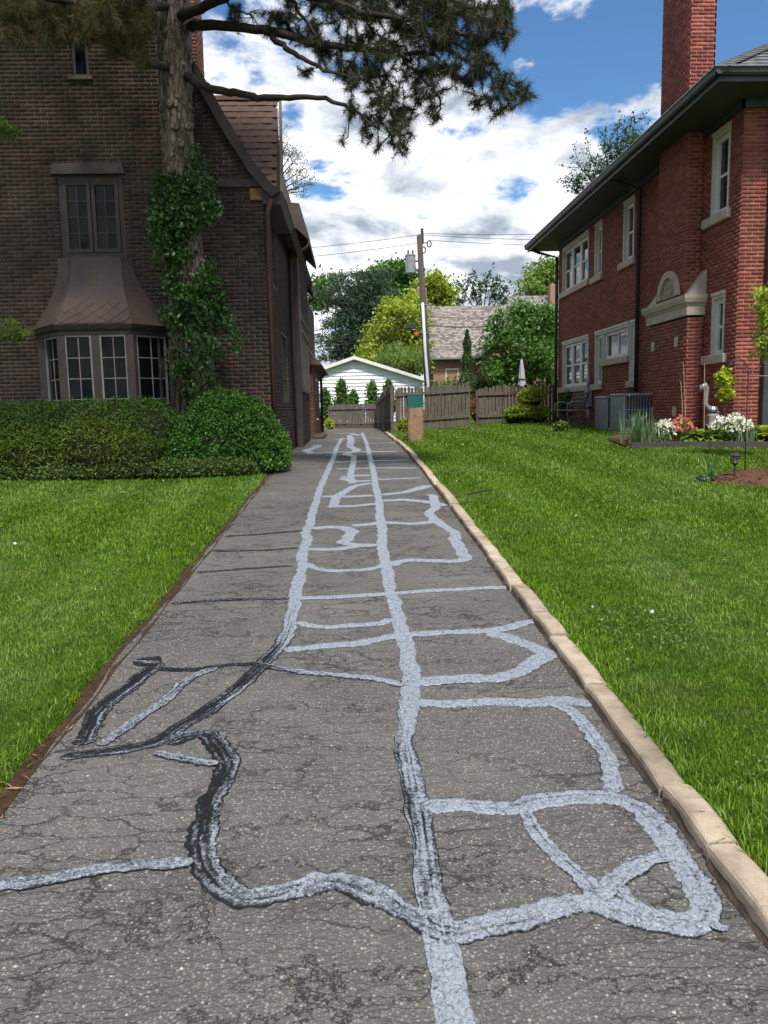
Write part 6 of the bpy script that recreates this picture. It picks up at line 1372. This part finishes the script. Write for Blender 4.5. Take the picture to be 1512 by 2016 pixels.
v_, f_, t_ = leaves(Q, 0.06, 0.3); obj('wood_chips', npmesh('wood_chips', v_, f_, t_), M['mulch'], None, 'brown wood chips covering the beds', 'mulch', kind='stuff')

lp = thing('solar_path_light', (4.85, 9.89, tz(4.85, 9.89)), 'small black solar lantern on a stake at the mulch bed', 'garden light'); z0 = tz(4.85, 9.89)+0.02
obj('stake', MB().tube([(4.85, 9.89, z0-0.05), (4.85, 9.89, z0+0.19)], 0.014, 8), M['plasticblack'], lp)
obj('cup', MB().lathe([(0.014, 0.185), (0.03, 0.20), (0.038, 0.215), (0.0, 0.217)], (4.85, 9.89, z0), 12), M['plasticblack'], lp)
obj('lens', MB().lathe([(0.036, 0.218), (0.05, 0.30), (0.0, 0.301)], (4.85, 9.89, z0), 14), M['lampglass'], lp)
obj('cap', MB().lathe([(0.0, 0.302), (0.075, 0.303), (0.078, 0.312), (0.055, 0.33), (0.035, 0.345), (0.0, 0.348)], (4.85, 9.89, z0), 16), M['plasticblack'], lp)
for k in range(8):
    a = 2*math.pi*k/8; obj('cage_bar', MB().tube([(4.85+0.04*math.cos(a), 9.89+0.04*math.sin(a), z0+0.216), (4.85+0.054*math.cos(a), 9.89+0.054*math.sin(a), z0+0.303)], 0.004, 4), M['plasticblack'], lp)
hk = thing('shepherd_hook', (5.48, 10.5, tz(5.48, 10.5)), 'thin dark arched plant hook behind the mulch bed', 'plant hook'); yh = 10.5
hb = at(1467, 922, yh)
obj('rod', MB().tube([(hb[0], yh, tz(hb[0], yh)-0.05), at(1469, 830, yh), at(1473, 740, yh), at(1472, 722, yh), at(1463, 709, yh), at(1453, 705, yh), at(1443, 709, yh), at(1435, 720, yh), at(1432, 728, yh)], 0.008, 6), M['metal_dark'], hk, smooth=True)
obj('side_ring', MB().tube([at(1473, 740, yh), at(1478, 728, yh), at(1490, 722, yh), at(1500, 722, yh)], 0.006, 5), M['metal_dark'], hk); obj('cross_bar', MB().tube([at(1474, 740, yh), at(1530, 740, yh)], 0.005, 5), M['galv'], hk)

def blades(name, parent, c, n, h, w, spread, mat, rise=1.0):
    V, F, T = [], [], []
    for k in range(n):
        a = random.uniform(0, 6.283); o = np.array([c[0]+random.gauss(0, spread*0.3), c[1]+random.gauss(0, spread*0.3), c[2]]); ln = h*random.uniform(0.65, 1.15); d = np.array([math.cos(a), math.sin(a), 0]); s = np.array([-d[1], d[0], 0]); sp = abs(random.gauss(0.25, 0.25))*1.1; b = len(V); t = random.random()
        for i in range(5):
            f = i/4; p = o+d*(sp*ln*f*f)+np.array([0, 0, ln*(f*rise-0.30*sp*f*f)]); ww = w*(1-f**2)*0.5+0.0008; V += [p-s*ww, p+s*ww]; T += [t, t]
        F += [(b+2*i, b+2*i+1, b+2*i+3, b+2*i+2) for i in range(4)]
    return obj(name, npmesh(name, np.array(V), np.array(F), T), mat, parent)
def hosta(name, lb, c, n, ln, mat):
    t = thing(name, c, lb, 'plant'); V, F, T = [], [], []
    for k in range(n):
        a = random.uniform(0, 6.283); el = random.uniform(0.25, 1.25); L = ln*random.uniform(0.7, 1.1); d = np.array([math.cos(a), math.sin(a), 0]); s = np.array([-d[1], d[0], 0]); b = len(V); tt = random.random()
        for i in range(6):
            f = i/5; p = np.array(c)+d*(L*f*math.cos(el)+0.04)+np.array([0, 0, 0.05+L*math.sin(el)*f-0.75*L*f*f*0.62]); ww = L*0.17*math.sin(math.pi*min(1, 0.06+f*0.94))**0.8+0.003
            V += [p-s*ww+np.array([0, 0, ww*0.35]), p, p+s*ww+np.array([0, 0, ww*0.35])]; T += [tt]*3
        for i in range(5):
            for j in range(2): F.append((b+3*i+j, b+3*i+j+1, b+3*i+j+4, b+3*i+j+3))
    obj('foliage', npmesh('foliage', np.array(V), np.array(F), T, smooth=True), mat, t); return t
def gb(u, v, y): p = at(u, v, y); return (p[0], y, tz(p[0], y)+0.04)
c = gb(1262, 880, 13.75); t = thing('iris_clump', c, 'clump of grey green iris blades at the left end of the flower bed', 'plant'); blades('foliage', t, c, 150, 0.58, 0.022, 0.42, M['irisleaf'])
c = gb(1312, 880, 13.5); t = thing('daffodil_leaves', c, 'small tuft of green blades below the coral flowers', 'plant'); blades('foliage', t, c, 34, 0.28, 0.014, 0.16, M['irisleaf'])
def azalea(lb, c, r, fl, mat, nleaf=900, nfl=60):
    t = thing('azalea', c, lb, 'shrub', 'azaleas in the flower bed'); P = np.array(c)+np.array([0, 0, r[2]*0.9])+unit(nleaf)*np.array(r)*(rng.random((nleaf, 1))**0.5); obj('foliage', npmesh('foliage', *leaves(P, 0.05, 0.45)), M['cover'], t)
    d = unit(nfl); d[:, 2] = np.abs(d[:, 2])*0.9+0.05; Pf = np.array(c)+np.array([0, 0, r[2]*0.9])+d*np.array(r)*(0.85+0.25*rng.random((nfl, 1))); Pf = np.repeat(Pf, 9, 0)+rng.normal(size=(nfl*9, 3))*0.022
    obj('blossom', npmesh('blossom', *leaves(Pf, 0.055, 0.75)), mat, t)
    m = MB()
    for k in range(9): e = np.array(c)+np.array([random.gauss(0, r[0]*0.5), random.gauss(0, r[1]*0.5), r[2]*1.3]); m.tube([c, (np.array(c)+e)/2+np.array([random.gauss(0, 0.03), 0, 0]), e], [0.01, 0.007, 0.004], 5)
    obj('stem', m, M['twig'], t)
azalea('white flowering azalea between the iris and the coral azalea', gb(1310, 868, 13.85), (0.20, 0.2, 0.2), 0, M['petal_w'], 500, 55)
azalea('coral flowering azalea left of the hosta', gb(1342, 868, 13.8), (0.20, 0.2, 0.24), 0, M['petal_c'], 650, 24)
azalea('large white flowering azalea right of the hosta', gb(1438, 880, 13.5), (0.33, 0.25, 0.26), 0, M['petal_w'], 800, 90)
hosta('hosta', 'low spreading hosta between the coral and the white azalea', gb(1380, 872, 13.6), 95, 0.40, M['hosta'])
hosta('hosta', 'yellow green hosta at the right edge of the flower bed', gb(1500, 878, 13.5), 80, 0.48, M['leaf_yel'])
hosta('hosta', 'upright hosta against the red wall behind the white azalea', gb(1463, 840, 13.8), 50, 0.55, M['hosta'])
c = gb(1470, 885, 13.2); t = thing('iris_clump', c, 'iris blades in front of the large white azalea', 'plant'); blades('foliage', t, c, 45, 0.38, 0.018, 0.3, M['irisleaf'])
c = gb(1398, 948, 9.95); t = thing('iris_clump', c, 'few upright iris blades at the edge of the mulch bed', 'plant'); blades('foliage', t, c, 20, 0.34, 0.014, 0.14, M['irisleaf'])
mound('weed', 'grey leafy weed left of the mulch bed', 'plant', [((4.52, 9.95, tz(4.5, 9.95)+0.03), (0.16, 0.1, 0.06))], 160, 0.05, M['irisleaf'], 0.5, lump=0.2)
mound('weed', 'small dark plant at the front of the flower bed', 'plant', [((5.35, 13.45, tz(5.35, 13.45)+0.06), (0.12, 0.1, 0.1))], 220, 0.05, M['leaf_dark'], 0.5, lump=0.2)
# lime sapling and bamboo canes, gas meter
sp = at(1428, 835, 13.6); z0 = tz(sp[0], 13.6)
t = thing('lime_sapling', (sp[0], 13.6, z0), 'lime green leafy sapling on a thin stem by the red wall', 'sapling')
P0, P = clumped([(at(1425, 745, 13.6), (0.15, 0.13, 0.17)), (at(1430, 772, 13.6), (0.14, 0.12, 0.13))], 34, 12, 0.035, 0.3); obj('crown', npmesh('crown', *leaves(P, 0.075, 0.8, droop=0.3)), M['leaf_lime'], t); limb_tree((sp[0], 13.6, z0), at(1427, 745, 13.6), P0[:8], 0.012, M['twig'], t, wig=0.005)
for (u, v0, v1, y, lb) in ((1345, 712, 845, 14.6, 'tall leaning bamboo cane before the chimney breast'), (1340, 750, 835, 14.55, 'short bamboo cane before the chimney breast'), (1387, 715, 830, 14.4, 'upright bamboo cane left of the gas meter')):
    a = at(u, v0, y); b = at(u+(6 if u < 1380 else 0), v1, y); obj('bamboo_cane', MB().tube([(b[0], y, tz(b[0], y)-0.02), (a+b)/2, a], [0.011, 0.010, 0.008], 6), M['bamboo'], None, lb, 'cane', 'bamboo canes')
gm = thing('gas_meter', tuple(at(1400, 840, 14.5)), 'grey gas meter pipework against the red wall', 'gas meter'); y = 14.5
obj('vent_pipe', MB().tube([at(1380, 770, y), at(1383, 761, y), at(1388, 758, y), at(1391, 764, y), at(1390, 778, y), at(1388, 795, y), at(1393, 803, y), at(1405, 806, y)], [0.05, 0.055, 0.055, 0.05, 0.045, 0.05, 0.055, 0.05], 10), M['galv'], gm, smooth=True)
obj('regulator', MB().lathe([(0.0, -0.06), (0.08, -0.05), (0.10, 0.0), (0.08, 0.05), (0.0, 0.06)], tuple(at(1403, 806, y)), 12), M['galv'], gm)
obj('meter_body', MB().bev(tuple(at(1392, 838, y)+np.array([0, -0.1, 0])), tuple(at(1416, 814, y)+np.array([0, 0.1, 0])), 0.03), simple('meter_grey', (0.25, 0.25, 0.23), (0.16, 0.16, 0.15), 0.6), gm)
obj('valve_pipe', MB().tube([at(1405, 810, y), at(1418, 812, y), at(1424, 818, y), at(1424, 845, y)], 0.025, 8), M['galv'], gm, smooth=True)
# shrubs by the fence and the far corner
mound('yellow_green_shrub', 'bright yellow green shrub in front of the fence', 'shrub', [((*at(1047, 785, 25.0)[:2], at(1047, 785, 25)[2]), (0.36, 0.3, 0.32)), ((*at(1030, 815, 25)[:2], at(1030, 815, 25)[2]), (0.42, 0.3, 0.3)), ((*at(1060, 818, 25)[:2], at(1060, 818, 25)[2]), (0.30, 0.3, 0.28))], 4200, 0.10, M['leaf_yel'], 0.5, lump=0.25)
mound('grey_green_shrub', 'loose grey green shrub low at the fence beneath the yellow one', 'shrub', [((*at(1012, 822, 25.3)[:2], at(1012, 822, 25.3)[2]), (0.34, 0.3, 0.24))], 500, 0.1, M['leaf_will'], 0.4, lump=0.3)
p = at(1118, 802, 24.6); mound('olive_shrub', 'small olive shrub at the far corner of the right house', 'shrub', [((p[0], 24.6, p[2]), (0.26, 0.26, 0.42))], 900, 0.08, M['yew'], 0.4, lump=0.25)
mound('weed', 'low green plant beside the bench', 'plant', [((5.0, 18.9, tz(5.0, 18.9)+0.08), (0.2, 0.18, 0.14))], 300, 0.06, M['cover'], 0.6, lump=0.2)
mound('red_leaved_shrub', 'reddish shrub seen through the gap in the picket fence', 'shrub', [((*at(944, 808, 28.6)[:2], 1.45), (0.35, 0.3, 0.5))], 900, 0.11, leafmat('russet_leaves', [(0.16, 0.07, 0.03), (0.28, 0.12, 0.05), (0.2, 0.16, 0.05)], 0.3, gain=1.0), 0.5, lump=0.3)
mound('garden_shrub', 'dark leafy shrub over the fence below the slim evergreen', 'shrub', [((*at(925, 765, 36)[:2], at(925, 765, 36)[2]-0.4), (0.8, 0.6, 0.9)), ((*at(960, 768, 36)[:2], at(960, 768, 36)[2]-0.4), (0.7, 0.6, 0.8))], 2400, 0.15, M['leaf_dark'], 0.5, lump=0.25)
mound('garden_shrub', 'russet tinged shrub over the fence right of the pole', 'shrub', [((*at(885, 770, 36)[:2], at(885, 770, 36)[2]-0.5), (0.6, 0.5, 0.8)), ((*at(862, 772, 36)[:2], at(862, 772, 36)[2]-0.5), (0.5, 0.5, 0.8))], 1600, 0.14, M['leaf_mid'], 0.5, lump=0.3)
um = thing('patio_umbrella', (6.6, 31, 0.9), 'closed grey patio umbrella above the fence', 'umbrella')
u0 = at(1027, 708, 31); loops = []
for f in np.linspace(0, 1, 12):
    r = 0.03+0.135*f**0.8; z = u0[2]-f*1.4; loops.append([(u0[0]+0.02*f+r*(1+0.22*math.cos(6*a))*math.cos(a), 31+r*(1+0.22*math.cos(6*a))*math.sin(a), z) for a in np.linspace(0, 2*math.pi, 31)[:-1]])
obj('canopy', MB().loft(loops), M['cloth'], um, smooth=True); obj('pole', MB().tube([(u0[0], 31, 0.85), (u0[0], 31, u0[2]+0.06)], 0.022, 8), M['galv'], um)
obj('strap', MB().lathe([(0.145, -0.02), (0.15, 0), (0.145, 0.02)], (u0[0]+0.01, 31, u0[2]-0.75), 16), M['plasticblack'], um)
obj('fallen_stick', MB().tube([(1.43, 9.9, tz(1.43, 9.9)+0.045), (1.60, 9.98, tz(1.6, 9.98)+0.06), (1.78, 10.1, tz(1.78, 10.1)+0.055)], [0.012, 0.015, 0.01], 6), M['branch'], None, 'dark fallen stick lying on the lawn near the kerb', 'stick')
# leafy branch of a small tree at the right edge
t = thing('ornamental_tree', (6.9, 11.2, tz(6.9, 11.2)), 'yellow green leaves of a small tree at the right edge', 'tree')
bl = [(at(1520, 600, 11.0), (0.24, 0.25, 0.28)), (at(1528, 660, 11.0), (0.26, 0.25, 0.3)), (at(1512, 575, 11), (0.2, 0.2, 0.08)), (at(1560, 620, 11), (0.5, 0.4, 0.6)), (at(1515, 690, 11), (0.16, 0.2, 0.12))]
P0, P = clumped(bl, 90, 22, 0.05, 0.3); obj('crown', npmesh('crown', *leaves(P, 0.085, 0.4, droop=0.35)), M['leaf_yel'], t); limb_tree((6.9, 11.2, tz(6.9, 11.2)), at(1570, 560, 11.2), P0[:16], 0.05, M['twig'], t)
